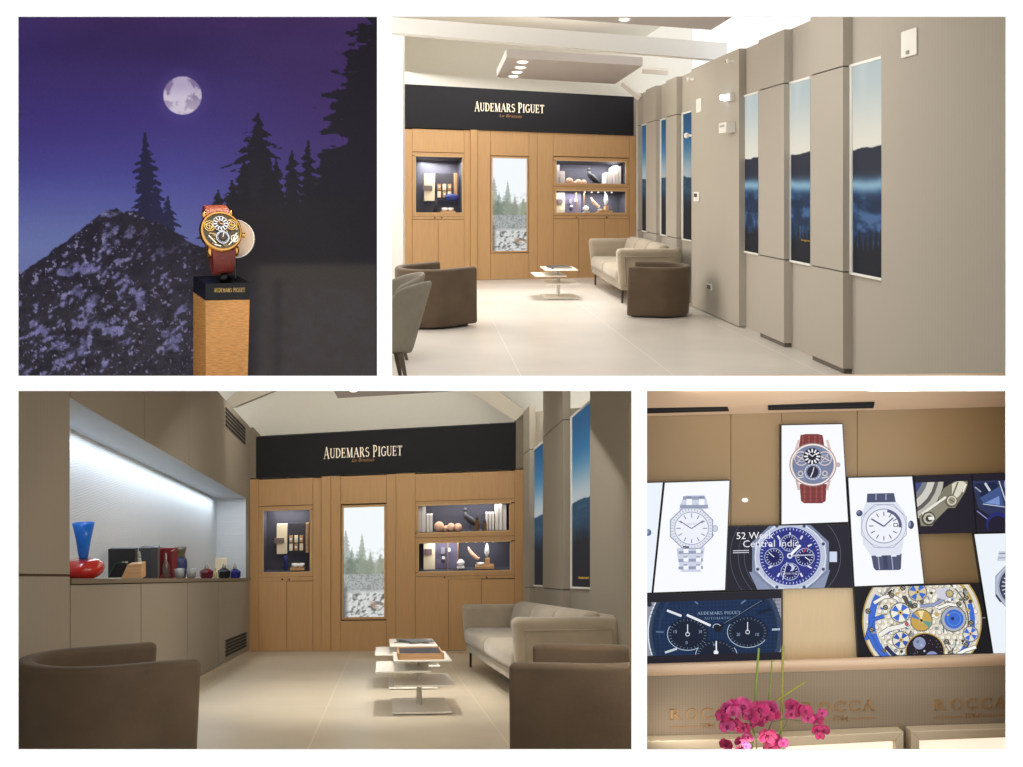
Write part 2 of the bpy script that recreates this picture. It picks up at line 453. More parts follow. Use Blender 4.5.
floor_obj('floor', lp, [(-2.8, DW), (3.4, DW), (3.4, DL), (-2.6, DL)], M_floor2)
fp = [R3.floor(-2.3, 3.21), R3.floor(2.6, 3.21), R3.floor(2.3, 14.2), R3.floor(-2.4, 14.2)]
floor_obj('floor', fp, [(-2.3, 3.21), (2.6, 3.21), (2.3, 14.2), (-2.4, 14.2)], M_floor3)
shell_quad('ceiling', [(-5, DW + T, -ZS), (4, DW + T, -ZS), (4, 14.3, -ZS), (-5, 14.3, -ZS)], M_cream)
H2 = 2.45
shell_quad('ceiling', [R2.W(-2.6, 3.21, H2), R2.W(3.6, 3.21, H2), R2.W(3.6, 16.6, H2), R2.W(-2.6, 16.6, H2)], M_cream)
shell_quad('wall_left', [R2.W(-2.6, 3.21, -2), R2.W(-2.6, 16.6, -1.6), R2.W(-2.6, 16.6, H2), R2.W(-2.6, 3.21, H2)], M_cream)

class Back:
    """the oak display wall at the far end of a salon, laid out by its height fraction v between fascia and floor"""
    def __init__(s, R, xl, xr, top, bot, band):
        s.R = R; s.xl, s.xr = xl, xr; s.top = top; s.bot = bot; s.band = band
        A = P(xl, bot[0], R.eye * F / (bot[0] - R.yh)); B = P(xr, bot[1], R.eye * F / (bot[1] - R.yh))
        s.A = A; s.B = B; dirv = V((B.x - A.x, B.y - A.y, 0)).normalized(); s.u = dirv
        s.n = V((dirv.y, -dirv.x, 0))          # towards the room
        if s.n.y > 0: s.n = -s.n
    def yt(s, x): return s.top[0] + (x - s.xl) / (s.xr - s.xl) * (s.top[1] - s.top[0])
    def yb(s, x): return s.bot[0] + (x - s.xl) / (s.xr - s.xl) * (s.bot[1] - s.bot[0])
    def ybd(s, x): return s.band[0] + (x - s.xl) / (s.xr - s.xl) * (s.band[1] - s.band[0])
    def on(s, x, y, off=0):
        r = V(((x - CX) / F, 1, (CY - y) / F)); t = s.A.dot(s.n) / r.dot(s.n)
        return r * t + s.n * off
    def rect(s, x0, x1, y0, y1, off=0, ym=None):
        xc = (x0 + x1) / 2; v0 = (y0 - s.yt(xc)) / (s.yb(xc) - s.yt(xc)); v1 = (y1 - s.yt(xc)) / (s.yb(xc) - s.yt(xc))
        g = lambda x, v: s.on(x, s.yt(x) + v * (s.yb(x) - s.yt(x)), off)
        return [g(x0, v0), g(x1, v0), g(x1, v1), g(x0, v1)]
    def slab(s, mb, r, off0, off1, mi=0):
        """r=(x0,x1,y0,y1): a board from off0 (back) to off1 (front)"""
        q = s.rect(*r); mb.hexa([p + s.n * off0 for p in q], [p + s.n * off1 for p in q], mi)
B2 = Back(R2, 404.5, 635.6, (127.6, 136), (282, 276.3), (84.5, 97.5))
B3 = Back(R3, 252, 525, (478.3, 468.3), (651.5, 650), (437.3, 422.5))
for Bk, R, top in ((B2, R2, H2), (B3, R3, 0)):
    mb = MB(); e = 1.2
    A = Bk.A - Bk.u * 3 - Bk.n * .42; B = Bk.B + Bk.u * 1.2 - Bk.n * .42
    zt = (lambda p: R2.s * p.y + H2 + .3) if R is R2 else (lambda p: -ZS)
    mb.poly([(A.x, A.y, A.z - .6), (B.x, B.y, B.z - .6), (B.x, B.y, zt(B)), (A.x, A.y, zt(A))])
    struct(mb.build('wall_back', M_cream, weld=False))

M_toe = mat('taupe_toe_recess', (104, 97, 88), .8)
# ---- the right-hand walls: fabric piers standing proud of recessed bays
def right_wall(R, oP, oR, top, base, piers, flats, seams, dnear, back_d, fab, zcap=None):
    dP = lambda x: oP * F / (x - R.xv)
    cap = lambda d, h: min(h, zcap - d * R.s) if zcap is not None else h
    mb = MB()
    q = lambda o, d, h: R.W(o, d, h)
    def slab(mb, o0, o1, d0, d1, h0, h1, mi=0):
        mb.hexa([q(o0, d0, h0), q(o1, d0, h0), q(o1, d1, h0), q(o0, d1, h0)],
                [q(o0, d0, cap(d0, h1)), q(o1, d0, cap(d0, h1)), q(o1, d1, cap(d1, h1)), q(o0, d1, cap(d1, h1))], mi)
    slab(mb, oR + .004, oR + .12, dnear, back_d, base, top); slab(mb, oR + .2, oR + .3, back_d, back_d + 1.6, base, top); struct(mb.build('wall_right', fab))
    for i, (x0, x1) in enumerate(piers):
        mb = MB(); d1 = dP(x0) if x0 else back_d; d0 = dP(x1)
        hs = [base + .035] + seams + [top]
        for a, b in zip(hs[:-1], hs[1:]):
            if cap(d0, b) <= a + .02: continue
            slab(mb, oP, oR + .004, d0, d1, a + .006, b - .006)
        slab(mb, oP + .012, oR + .004, d0 + .015, d1 - .015, base, top - .01, 1)
        struct(mb.build('trim_%d' % (i + 1), [fab, M_toe]))
    for x0, x1 in flats:
        mb = MB(); slab(mb, oP, oR + .004, dP(x1) if x1 else dnear, dP(x0), base + .01, top)
        struct(mb.build('wall_right', fab))
    return slab
s2 = right_wall(R2, 3.24, 3.31, 1.43, -1.45, [(0, 638.2), (646, 656), (666, 676.5), (758.5, 784), (810.4, 843)],
                [(691.5, 739), (881.5, 0)], [-.658, .936], 3.4, 15.36, M_fab)
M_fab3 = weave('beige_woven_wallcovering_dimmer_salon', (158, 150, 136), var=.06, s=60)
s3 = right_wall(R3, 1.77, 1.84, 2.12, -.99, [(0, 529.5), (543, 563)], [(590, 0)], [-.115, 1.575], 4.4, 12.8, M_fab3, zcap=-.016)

# sea-mist pictures glowing in the bays
def mist_img(nx, ny, seed, gold=False):
    u, v = np.meshgrid(np.linspace(0, 1, nx), np.linspace(0, 1, ny))
    img = np.zeros((ny, nx, 3)) + np.array([182, 194, 194.])
    img = mixc(img, sstep(.0, .42, v), (226, 220, 204))
    img = mixc(img, (1 - sstep(0, .3, abs(u - .35) + v * .8)) * .3, (214, 220, 220))
    ridge = .395 + .02 * fbm(u * 3 + seed, v * 0 + seed, seed) - .01 * u
    img = mixc(img, sstep(ridge - .003, ridge + .003, v), (38, 44, 58))
    c = np.exp(-((v - .575 + .02 * (fbm(u * 2, v * 5, seed + 4) - .5)) / .032) ** 2)
    img = mixc(img, sstep(.5, .6, v), (34, 62, 96))
    img = mixc(img, c * .85, (150, 188, 206))
    f = fbm(u * 2.5 + seed, v * 22, seed + 9)
    img = mixc(img, sstep(.5, .72, f) * sstep(.6, .66, v) * (1 - sstep(.8, .86, v)) * .55, (96, 128, 172))
    img = mixc(img, sstep(.55, .4, f) * sstep(.6, .66, v) * .8, (22, 40, 66))
    t = .9 - .09 * fbm(u * 16 + seed, u * 0, seed + 2) ** 1.5 * 2 * np.abs(np.sin(u * 17 + seed * 2)) - .03 * u
    img = mixc(img, sstep(t - .01, t + .01, v), (24, 28, 38))
    return img
def dusk_img(nx, ny, seed):
    u, v = np.meshgrid(np.linspace(0, 1, nx), np.linspace(0, 1, ny))
    img = np.zeros((ny, nx, 3)) + np.array([26, 78, 118.])
    img = mixc(img, sstep(0, .3, v), (52, 108, 144)); img = mixc(img, sstep(.2, .5, v), (164, 172, 174))
    r = .49 + .03 * fbm(u * 3 + seed, u * 0 + seed, seed)
    img = mixc(img, sstep(r - .004, r + .004, v), (30, 62, 84))
    img = mixc(img, .5 * sstep(.5, .6, fbm(u * 1.5, v * 30, seed)) * sstep(.5, .54, v), (58, 92, 112)); img = mixc(img, sstep(.58, .72, v), (20, 42, 62))
    t = .76 - .16 * fbm(u * 12 + seed, u * 0, seed + 2) * np.abs(np.sin(u * 9 + seed))
    img = mixc(img, sstep(t - .01, t + .01, v), (16, 22, 32))
    return img
def light_picture(R, oR, x0, x1, htop, hbot, img, label, group, words=None, capz=None):
    """a framed backlit picture on the recessed bay; x0 (far) .. x1 (near) seen edges"""
    d1, d0 = oR * F / (x0 - R.xv), oR * F / (x1 - R.xv)
    t = thing('backlit_picture', label, 'picture', R.W(oR, (d0 + d1) / 2, hbot), group)
    w = .02
    fr = MB(); q = R.W
    cap = (lambda d, h: min(h, capz - d * R.s)) if capz is not None else (lambda d, h: h)
    for a, b, c, d in ((d0 - .02, d1, hbot - .018, hbot), (d0 - .02, d1, htop, htop + .02), (d1, d1 + .05, hbot - .018, htop + .02)):
        if cap(a, d) <= c: continue
        fr.hexa([q(oR - w, a, c), q(oR + .003, a, c), q(oR + .003, b, c), q(oR - w, b, c)],
                [q(oR - w, a, cap(a, d)), q(oR + .003, a, cap(a, d)), q(oR + .003, b, cap(b, d)), q(oR - w, b, cap(b, d))])
    fr.build('frame', M_whiteframe, t)
    h1a, h1b = cap(d1, htop), cap(d0, htop)
    pic = picture('picture_panel', bil([q(oR - .008, d1, h1a), q(oR - .008, d0, h1b), q(oR - .008, d0, hbot), q(oR - .008, d1, hbot)]), img, M_emitpic, t)
    if words:
        pt = Paint(0, mapf=lambda x, y, e: R.W(oR - .009 - e, d1 + (d0 - d1) * x, htop + (hbot - htop) * y))
        pt.text(words[0], words[1], words[2], words[3], words[4], (214, 168, 60)); o = pt.build('caption', M_emitpic, t)
    return t
M_whiteframe = mat('white_frame', (232, 232, 226), .5)
G2 = 'backlit mountain pictures in the bright salon'
for i, (x0, x1, nm, wd) in enumerate([
        (640.5, 646.5, 'narrowest sliver of backlit mountain picture, nearest the oak wall of the bright salon', None),
        (662, 666.5, 'second narrow backlit mountain picture from the oak wall of the bright salon', None),
        (684, 692, 'third backlit mountain picture from the oak wall, left of the thermostat wall', None),
        (745.6, 759, 'backlit mountain picture just right of the wall with alarm sirens', None),
        (792, 811, 'backlit mountain picture with gold word at foot, between two fabric piers', (.05 + .5, .885, .45, .014)),
        (854, 882.5, 'widest and nearest backlit mountain picture in the bright salon', None)]):
    light_picture(R2, 3.31, x0, x1, .9275, -.658, dusk_img(24, 300, i) if i < 3 else mist_img(40, 340, i + 3), nm, G2, ('Imaginez',) + wd if wd else None)
G3 = 'backlit dusk pictures in the dim salon'
light_picture(R3, 1.84, 533.5, 543.5, 1.564, -.083, dusk_img(24, 260, 3), 'narrow backlit dusk picture with fir tops, beside the oak wall of the dim salon', G3, capz=-.03)
light_picture(R3, 1.84, 573, 592, 1.564, -.083, dusk_img(40, 300, 5), 'wide backlit dusk picture with gold words, above the sofa in the dim salon', G3, ('Audemars', .35, .955, .55, .016), capz=-.03)

# ---- small devices on the bright salon's right wall
def onP2(x, y, e=0):
    o = 3.24 - e; d = 3.24 * F / (x - 425); return R2.W(o, d, (187 - y) * d / F)
def wall_box(mb, x0, x1, y0, y1, t, mi=0, e=0):
    """upright box on the wall, heights taken at its middle"""
    xc = (x0 + x1) / 2; dc = 3.24 * F / (xc - 425); h0, h1 = (187 - y1) * dc / F, (187 - y0) * dc / F
    d0, d1 = 3.24 * F / (x1 - 425), 3.24 * F / (x0 - 425); q = R2.W
    mb.hexa([q(3.24 - e, d0, h0), q(3.24 - e, d1, h0), q(3.24 - e, d1, h1), q(3.24 - e, d0, h1)],
            [q(3.24 - e - t, d0, h0), q(3.24 - e - t, d1, h0), q(3.24 - e - t, d1, h1), q(3.24 - e - t, d0, h1)], mi)
M_dev = mat('white_device_plastic', (238, 236, 230), .4)
M_dark = mat('dark_plastic', (40, 40, 42), .4)
def device(name, label, cat, x0, x1, y0, y1, t, part=None):
    c = onP2((x0 + x1) / 2, y1); th = thing(name, label, cat, c)
    mb = MB(); wall_box(mb, x0, x1, y0, y1, t); mb.build('body', M_dev, th, bevel=.006, seg=2)
    if part:
        nm, (a, b, c2, d), m = part; m2 = MB(); wall_box(m2, a, b, c2, d, .006, e=t); m2.build(nm, m, th)
    return th
device('wall_sensor', 'large square white cover plate high on the near fabric wall', 'cover plate', 902.5, 918, 29.5, 56.5, .012, ('indicator', (908.3, 911, 50.5, 54), mat('grey_plastic', (150, 148, 142), .5)))
device('wall_sensor', 'small white cover plate left of the lit emergency lamp', 'cover plate', 697, 702, 98.5, 112.5, .012)
device('thermostat', 'small white thermostat with grey display on the bright salon wall', 'thermostat', 695, 700, 192, 201.5, .02, ('display', (696, 698.6, 193.5, 197), M_dark))
device('wall_socket', 'dark framed socket low on the bright salon wall', 'socket', 707.5, 712.2, 283.5, 290, .01, ('socket_frame', (708.2, 711.4, 285, 289), mat('socket_grey', (90, 86, 80), .5)))
device('siren', 'white alarm siren on the wall below the lit lamp', 'siren', 728, 735.5, 122.5, 133, .1, ('louvre', (729.5, 734, 125, 127), mat('siren_grey', (180, 176, 170), .5)))
em = device('emergency_lamp', 'lit white emergency spot lamp on the fabric wall, glowing bluish', 'lamp', 728.5, 735, 93.5, 101.5, .05)
mb = MB(); mb.ball(onP2(728.5, 97.5, .07), .028, n=12); mb.build('lit_bulb', mat('lamp_glow', (200, 220, 255), emit=14), em, smooth=True)
for x, y, r, lab in ((733, 61, .026, 'small white dome camera above the lit emergency lamp'), (692.5, 79, .026, 'small white dome camera near the ceiling left of the cover plate'), (690.8, 135.5, .035, 'small white detector on the wall edge beside the third picture')):
    th = thing('dome_camera', lab, 'camera', onP2(x, y)); mb = MB(); mb.ball(onP2(x, y, .05), r, n=14); mb.build('dome', M_dev, th, smooth=True)
    mb = MB(); mb.tube([onP2(x + 1, y, -.01), onP2(x, y, .05)], .014); mb.build('mount', M_dev, th)
    mb = MB(); mb.ball(onP2(x - .4, y + .6, .05 + r * .8), r * .35, n=10); mb.build('lens', M_dark, th, smooth=True)

# ---- ceiling of the bright salon
def px_slab(name, corners, h, thick, m, R, label=None, cat='ceiling panel'):
    """horizontal slab, underside at height h above eye; corners are its underside seen in the view"""
    pts = []
    for x, y in corners: d = h * F / (R.yh - y); pts.append(R.W((x - R.xv) * d / F, d, h))
    mb = MB(); mb.hexa(pts, [p + V((0, 0, thick)) for p in pts])
    o = mb.build(name, m, None)
    if label: tag(o, label, cat)
    return o
def downlight(x, y, h, R, parent, rx=.07):
    d = h * F / (R.yh - y); c = R.W((x - R.xv) * d / F, d, h - .001)
    mb = MB(); mb.lathe([(rx * .72, -.006), (rx * .72, 0)], c, 18); a = MB(); a.lathe([(rx, -.004), (rx, 0), (rx * .72, 0), (rx * .72, -.008)], c, 18, cap=False)
    L = a.build('downlight', M_dev, parent); mb.build('lens', mat('downlight_glow', (255, 250, 240), emit=1.6), L)
pn = px_slab('ceiling_panel', [(506.5, 57.5), (642.6, 65.7), (615, 84), (496.6, 77.3)], 1.6, .11, [M_greige], R2, 'hanging grey ceiling panel with four downlights in the bright salon')
for x, y in ((522.5, 61.5), (520.5, 67), (517, 71.8), (513.5, 76)): downlight(x, y, 1.597, R2, pn, .085)
pn = px_slab('ceiling_panel', [(450, -20), (760, 0), (711, 30), (452, 11)], 1.6, .08, [M_greige], R2, 'nearer grey ceiling panel with one downlight, cut by the top of the bright salon view')
downlight(624.5, 19, 1.597, R2, pn, .06)
# white cross beam and the post it lands on
def beam_px(name, pts_top, pts_bot, ds, depth, m):
    mb = MB(); (x0, y0), (x1, y1) = pts_top; (a0, b0), (a1, b1) = pts_bot
    f = [P(a0, b0, ds[0]), P(a1, b1, ds[1]), P(x1, y1, ds[1]), P(x0, y0, ds[0])]
    mb.hexa(f, [p + V((0, depth, depth * R2.s)) for p in f]); return struct(mb.build(name, m))
M_beam = mat('white_beam', (228, 226, 222), .7)
beam_px('trim_6', [(380, 16), (727, 43)], [(380, 31.6), (727, 60.5)], (9.7, 11.9), .16, M_beam)
beam_px('trim_7', [(380, 33), (403, 34)], [(380, 310), (403, 310)], (11.9, 11.9), .2, M_beam)
mb = MB()
for a, b, d in (((622, 83), (640, 98), 15.2), ((642, 70), (668, 72), 14), ):
    p, q_ = P(a[0], a[1], d), P(b[0], b[1], d); mb.tube([p, q_], .05, 4)
struct(mb.build('trim_8', mat('cream_rib', (222, 216, 206), .9)))
# ================================================================== OAK DISPLAY WALLS
def forest_img(nx, ny):
    u, v = np.meshgrid(np.linspace(0, 1, nx), np.linspace(0, 1, ny))
    img = np.zeros((ny, nx, 3)) + np.array([236, 241, 243.])
    n = fbm(u * 9, v * 26, 5)
    def fir(img, cx, top, base, w, col):
        hw = (v - top) / (base - top) * w * (.55 + .9 * fbm(u * 14 + cx * 50, v * 60, int(cx * 90) + 3)) * (.7 + .3 * np.abs(np.sin(v * 95 + cx * 9)))
        m = (np.abs(u - cx) < hw) & (v > top) & (v < base + .05)
        m = m * sstep(.25, .55, fbm(u * 60, v * 170, 77) + .3 * (1 - np.abs(u - cx) / np.maximum(hw, .01))); return mixc(img, m * .6, col)
    img = mixc(img, sstep(.44, .5, v + (n - .5) * .14) * .85, (150, 156, 142))
    for cx, t, w, c in ((.05, .2, .28, (118, 130, 116)), (.45, .24, .23, (122, 134, 118)), (.2, .36, .2, (106, 120, 108)), (.9, .42, .16, (140, 146, 122)), (.66, .4, .16, (128, 138, 120))):
        img = fir(img, cx, t, .64, w, c)
    img = mixc(img, sstep(.5, .8, n) * sstep(.35, .42, v) * (1 - sstep(.6, .64, v)) * .35, (96, 104, 92))
    img = mixc(img, sstep(.6, .62, v), (168, 172, 170))
    m = fbm(u * 34, v * 90, 12)
    img = mixc(img, sstep(.5, .62, m) * sstep(.59, .62, v) * (1 - sstep(.76, .8, v)) * .6, (112, 118, 116))
    img = mixc(img, sstep(.74, .79, v), (200, 203, 201)); img = mixc(img, sstep(.45, .6, fbm(u * 30, v * 80, 14)) * sstep(.76, .8, v) * .5, (226, 229, 228))
    m2 = fbm(u * 12 + v * 20, v * 44, 31)
    img = mixc(img, sstep(.52, .6, m2) * sstep(.76, .8, v), (150, 151, 148))
    img = mixc(img, sstep(.62, .7, m2) * sstep(.76, .8, v), (104, 102, 98))
    img = mixc(img, np.exp(-((v - .89) / .03) ** 2 - ((u - .85) / .22) ** 2) * sstep(.4, .6, fbm(u * 12, v * 36, 8)), (158, 124, 102))
    img = mixc(img, (1 - sstep(.0, .16, u)) * sstep(.66, .8, v) * .7, (70, 74, 74))
    return img
FOREST = forest_img(70, 190)

def frame4(B, mb, outer, inner, off0, off1, mi=0):
    x0, x1, y0, y1 = outer; a0, a1, b0, b1 = inner
    B.slab(mb, (x0, x1, y0, b0), off0, off1, mi); B.slab(mb, (x0, x1, b1, y1), off0, off1, mi)
    B.slab(mb, (x0, a0, b0, b1), off0, off1, mi); B.slab(mb, (a1, x1, b0, b1), off0, off1, mi)
def niche(B, r, depth, m, parent):
    """open box behind an opening"""
    q = B.rect(*r); bk = [p - B.n * depth for p in q]; mb = MB()
    mb.poly(bk); 
    for i in range(4): mb.poly([q[i], q[(i + 1) % 4], bk[(i + 1) % 4], bk[i]])
    return mb.build('niche_lining', m, parent, weld=False)
def local(B, r, depth):
    """local frame in a niche: f(u, w, h): u 0..1 across, w depth from the front in m, h 0..1 up"""
    q = B.rect(*r)
    def f(u, w, h):
        top = q[0].lerp(q[1], u); bot = q[3].lerp(q[2], u); return bot.lerp(top, h) - B.n * w
    return f
def nbox(f, u0, u1, h0, h1, w0, w1, mb, mi=0):
    mb.hexa([f(u0, w0, h0), f(u1, w0, h0), f(u1, w0, h1), f(u0, w0, h1)], [f(u0, w1, h0), f(u1, w1, h0), f(u1, w1, h1), f(u0, w1, h1)], mi)
M_card = mat('cream_card', (240, 226, 196), .7)
M_ltwood = wood('pale_wood', (192, 152, 110), axis='X')
M_pan = mat('charcoal_panel', (54, 54, 64), .6)
M_blue = mat('blue_cloth', (30, 44, 120), .7)
M_slate = mat('dark_slate', (44, 44, 54), .7)
M_book = mat('white_spine', (232, 226, 222), .7)
M_ball = mat('terracotta_ball', (222, 176, 148), .6)
M_bird = mat('dark_bird_figure', (40, 40, 46), .35)
M_watchw = mat('white_dial_watch', (235, 235, 235), .4)
M_amber = mat('brown_bottle', (110, 76, 44), .3)

def small(name, label, cat, mb, m, group=None, **k):
    o = mb.build(name, m, None, **k); return tag(o, label, cat, group)

def display_wall(B, R, sal, g, extra):
    """g: the px layout of this salon's wall"""
    # skirting + dark backing boards
    mb = MB(); frame_r = (B.xl, B.xr)
    # fascia and its lettering
    fb = MB(); x0, x1 = g['band_l'], g['band_r']
    f = [B.on(x0, B.ybd(x0), 0), B.on(x1, B.ybd(x1), 0), B.on(x1, B.yt(x1), 0), B.on(x0, B.yt(x0), 0)]
    fb.hexa([p - B.n * .3 for p in f], [p + B.n * .03 for p in f])
    small('fascia_board', 'long black fascia board with ivory lettering above the oak wall of the %s salon' % sal, 'fascia', fb, M_band)
    sg = thing('sign_lettering', 'ivory serif shop lettering on the black fascia of the %s salon' % sal, 'sign', B.on(g['sign'][0], g['sign'][2], .032))
    sx, sw, sy, sh, sl = g['sign']
    lay, tot = serif_layout('AUDEMARS PIGUET'); k = sw / tot
    big = (0, 9)
    for i, (ch, ox) in enumerate(lay):
        if ch == ' ': continue
        hh = sh * (1.22 if i in big else 1)
        lm = MB()
        for pq in glyph_polys(ch):
            pts = []
            for a, b in pq:
                x = sx + (ox + a) * k; y = sy + sl * (ox + a) * k - b * hh + (.0 if i not in big else sh * .06)
                pts.append((x, y))
            front = [B.on(x, y, .042) for x, y in pts]; back = [B.on(x, y, .031) for x, y in pts]
            lm.hexa(back, front) if len(pts) == 4 else None
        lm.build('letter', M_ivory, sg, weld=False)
    lx, lw, ly, lh = g['sub']
    for wd, fa, fb_ in (('Le', 0, .2), ('Brassus', .3, 1)):
        vs, fs = text_mesh(wd); lm = MB()
        for face in fs: lm.poly([B.on(lx + (fa + vs[i][0] * (fb_ - fa)) * lw + vs[i][1] * lh * .3, ly + sl * (fa + vs[i][0] * (fb_ - fa)) * lw - vs[i][1] * lh, .034) for i in face])
        lm.build('place_name', M_brass, sg, weld=False)
    # flat oak panels between the cabinets
    nb = 0
    for (a, b, c, d, off) in g['panels']:
        nb += 1; p = MB(); B.slab(p, (a + .12, b - .12, c + .15, d - .15), -.02, off)
        struct(p.build('trim_%d' % (nb + 20), M_oak, bevel=.002, seg=1))
    bk = MB()
    for r in g['backing']: B.slab(bk, r, -.05, -.012)
    struct(bk.build('wall_back', M_gap))
    sk = MB(); q = [B.on(x, B.yb(x) + dy, .0) for x, dy in ((B.xl, -1.6), (B.xr, -1.6), (B.xr, 1.5), (B.xl, 1.5))]
    sk.hexa([p - B.n * .1 for p in q], [p + B.n * .004 for p in q]); struct(sk.build('baseboard_back', mat('grey_metal_skirting', (150, 150, 150), .35, metal=.4)))
    # left cabinet
    def cabinet(nm, label, outer, holes, doors, knobs):
        t = thing(nm, label, 'cabinet', B.on((outer[0] + outer[1]) / 2, B.yb((outer[0] + outer[1]) / 2)))
        for o_, i_ in holes:
            m_ = MB(); frame4(B, m_, o_, i_, -.02, .012); m_.build('case_frame', M_oak, t)
            lin_ = MB(); w = (i_[1] - i_[0]) * .012; a0, a1, b0, b1 = i_
            frame4(B, lin_, i_, (a0 + w, a1 - w, b0 + w, b1 - w), -.01, .016); lin_.build('case_edge', mat('pale_edge', (214, 178, 132), .5), t)
            niche(B, i_, .34, M_navy, t)
            gq = B.rect(*i_, off=-.012); gm = MB(); gm.poly(gq); gm.build('glass_pane', glass(), t, weld=False)
        for r in doors:
            m_ = MB(); B.slab(m_, (r[0] + .18, r[1] - .18, r[2] + .2, r[3] - .2), -.02, .012); dr = m_.build('door', M_oak, t, bevel=.002, seg=1)
            for kx, ky in knobs:
                if r[0] <= kx <= r[1] and abs(ky - r[2]) < 5:
                    c = B.on(kx, ky, .012); km = MB(); km.tube([c, c + B.n * .022], .011, 8); km.build('knob', M_dark, dr, smooth='auto')
        return t
    cl = cabinet('display_cabinet', 'oak cabinet left of the forest picture in the %s salon, with one square lit case' % sal, g['L'], g['Lh'], g['Ld'], g['Lk'])
    cr = cabinet('display_cabinet', 'oak cabinet right of the forest picture in the %s salon, with two stacked lit cases' % sal, g['Rr'], g['Rh'], g['Rd'], g['Rk'])
    # forest picture
    t = thing('forest_picture', 'tall backlit picture of snowy fir forest in the oak wall of the %s salon' % sal, 'picture', B.on((g['win'][0] + g['win'][1]) / 2, g['win'][3]))
    m_ = MB(); w = g['win']; e = g['we']; frame4(B, m_, (w[0] - e, w[1] + e, w[2] - e, w[3] + e), w, -.02, .016); m_.build('frame', M_oak, t)
    q = B.rect(*w, off=-.004); picture('picture_panel', bil(q), FOREST, vcol('forest_glow', emit=g['glow']), t)
    # ---- what stands in the left case
    f = local(B, g['Lh'][0][1], .34)
    G = 'goods in the %s salon\'s square case' % sal
    mb = MB(); nbox(f, .24, .46, .26, .74, .2, .26, mb); small('display_board', 'tall cream display board in the %s salon\'s square case' % sal, 'display board', mb, M_card)
    mb = MB(); nbox(f, .2, .4, .44, .52, .16, .199, mb); small('name_plate', 'grey plate fixed across the cream board in the %s salon\'s square case' % sal, 'plate', mb, mat('grey_plate', (120, 108, 104), .6))
    mb = MB(); nbox(f, .5, .86, .27, .75, .2, .24, mb); small('display_board', 'charcoal board behind the small watches in the %s salon\'s square case' % sal, 'display board', mb, M_pan)
    mb = MB(); nbox(f, .87, .93, .28, .75, .15, .24, mb); small('display_board', 'narrow upright wooden board at right in the %s salon\'s square case' % sal, 'display board', mb, M_ltwood)
    spots = [(.55, .5), (.66, .5), (.77, .5), (.55, .37), (.66, .37), (.77, .37)]
    wh = ['upper left', 'upper middle', 'upper right', 'lower left', 'lower middle', 'lower right']
    for i, (u, h) in enumerate(spots):
        t = thing('watch', 'tiny watch on its stand, %s of six, in the %s salon\'s square case' % (wh[i], sal), 'watch', f(u, .19, h - .05), 'six small watches in the %s salon' % sal)
        mb = MB(); nbox(f, u - .035, u + .035, h - .055, h + .055, .17, .199, mb); mb.build('stand', M_ltwood if i in (0, 2, 4) else M_card, t)
        mb = MB(); c = f(u, .17, h); mb.tube([c, c + B.n * .015], .016, 12); mb.build('case', M_watchw, t)
    mb = MB(); nbox(f, .56, .86, .02, .055, .05, .2, mb); small('tray', 'pale wooden tray on the floor of the %s salon\'s square case' % sal, 'tray', mb, M_ltwood)
    for u, s_ in ((.65, 'left'), (.78, 'right')):
        mb = MB(); mb.lathe([(.02, 0), (.045, .02), (.05, .05), (.044, .05), (.03, .02)], f(u, .12, .056), 14)
        small('bowl', 'small white bowl on the %s of the tray in the %s salon\'s square case' % (s_, sal), 'bowl', mb, M_watchw, 'bowls on the tray in the %s salon' % sal, smooth=True)
    mb = MB(); p = [f(.44, .1, .03), f(.46, .1, .16), f(.45, .1, .24)]; mb.tube(p, [.035, .018, .03], 10); small('pen', 'dark bottle-shaped stand left of the tray in the %s salon\'s square case' % sal, 'stand', mb, M_blue if sal == 'dim' else M_slate, smooth=True)
    if sal == 'bright':
        mb = MB(); c = f(.8, .1, .3); mb.ball(c, .11, .05, .06, 12); small('cloth', 'crumpled deep blue cloth hanging in the square case of the bright salon', 'cloth', mb, M_blue, smooth=True)
    area('case_lamp', f(.5, .17, .97), f(.5, .17, 0), .5, .2, g['lampL'], (1, .96, .9))
    # ---- upper right case
    up = g['Rh'][0][1]; f = local(B, up, .34)
    books = [(.0, .045, .86), (.045, .09, .86), (.095, .13, .6), (.13, .165, .6)] + [(.74 + i * .032, .768 + i * .032, .6) for i in range(3)] + [(.84 + i * .043, .88 + i * .043, .86 + .02 * (i % 2)) for i in range(3)]
    for i, (a, b, h) in enumerate(books):
        side = 'left' if a < .5 else 'right'; k = 'tall' if h > .7 else 'short'
        mb = MB(); nbox(f, a + .004, b, .01, h, .12, .3, mb)
        small('book', '%s white spine in the %s row of the upper case of the %s salon' % (k, side, sal), 'book', mb, M_book, '%s white spines, %s side, %s salon' % (k, side, sal))
    for u, r, lab in ((.235, .07, 'largest terracotta ball'), (.31, .042, 'smallest terracotta ball'), (.365, .058, 'third terracotta ball from left'), (.44, .055, 'rightmost terracotta ball')):
        c = f(u, .15, .0) + V((0, 0, r * g['k'])); mb = MB(); mb.ball(c, r * g['k'], n=18)
        small('ball', '%s in the %s salon\'s upper case' % (lab, sal), 'ball', mb, M_ball, 'terracotta balls in the %s salon' % sal, smooth=True)
    t = thing('bird_figure', 'dark bird figure standing in the %s salon\'s upper case' % sal, 'figurine', f(.55, .18, .02))
    K = g['k']; b0 = f(.56, .18, .42); e = B.u
    mb = MB(); mb.tube([b0 - e * .05 * K + V((0, 0, .1 * K)), b0 - e * .045 * K + V((0, 0, .04 * K)), b0, b0 + e * .07 * K - V((0, 0, .06 * K)), b0 + e * .15 * K - V((0, 0, .1 * K))], [.022 * K, .035 * K, .055 * K, .045 * K, .012 * K], 12)
    mb.build('body', M_bird, t, smooth=True)
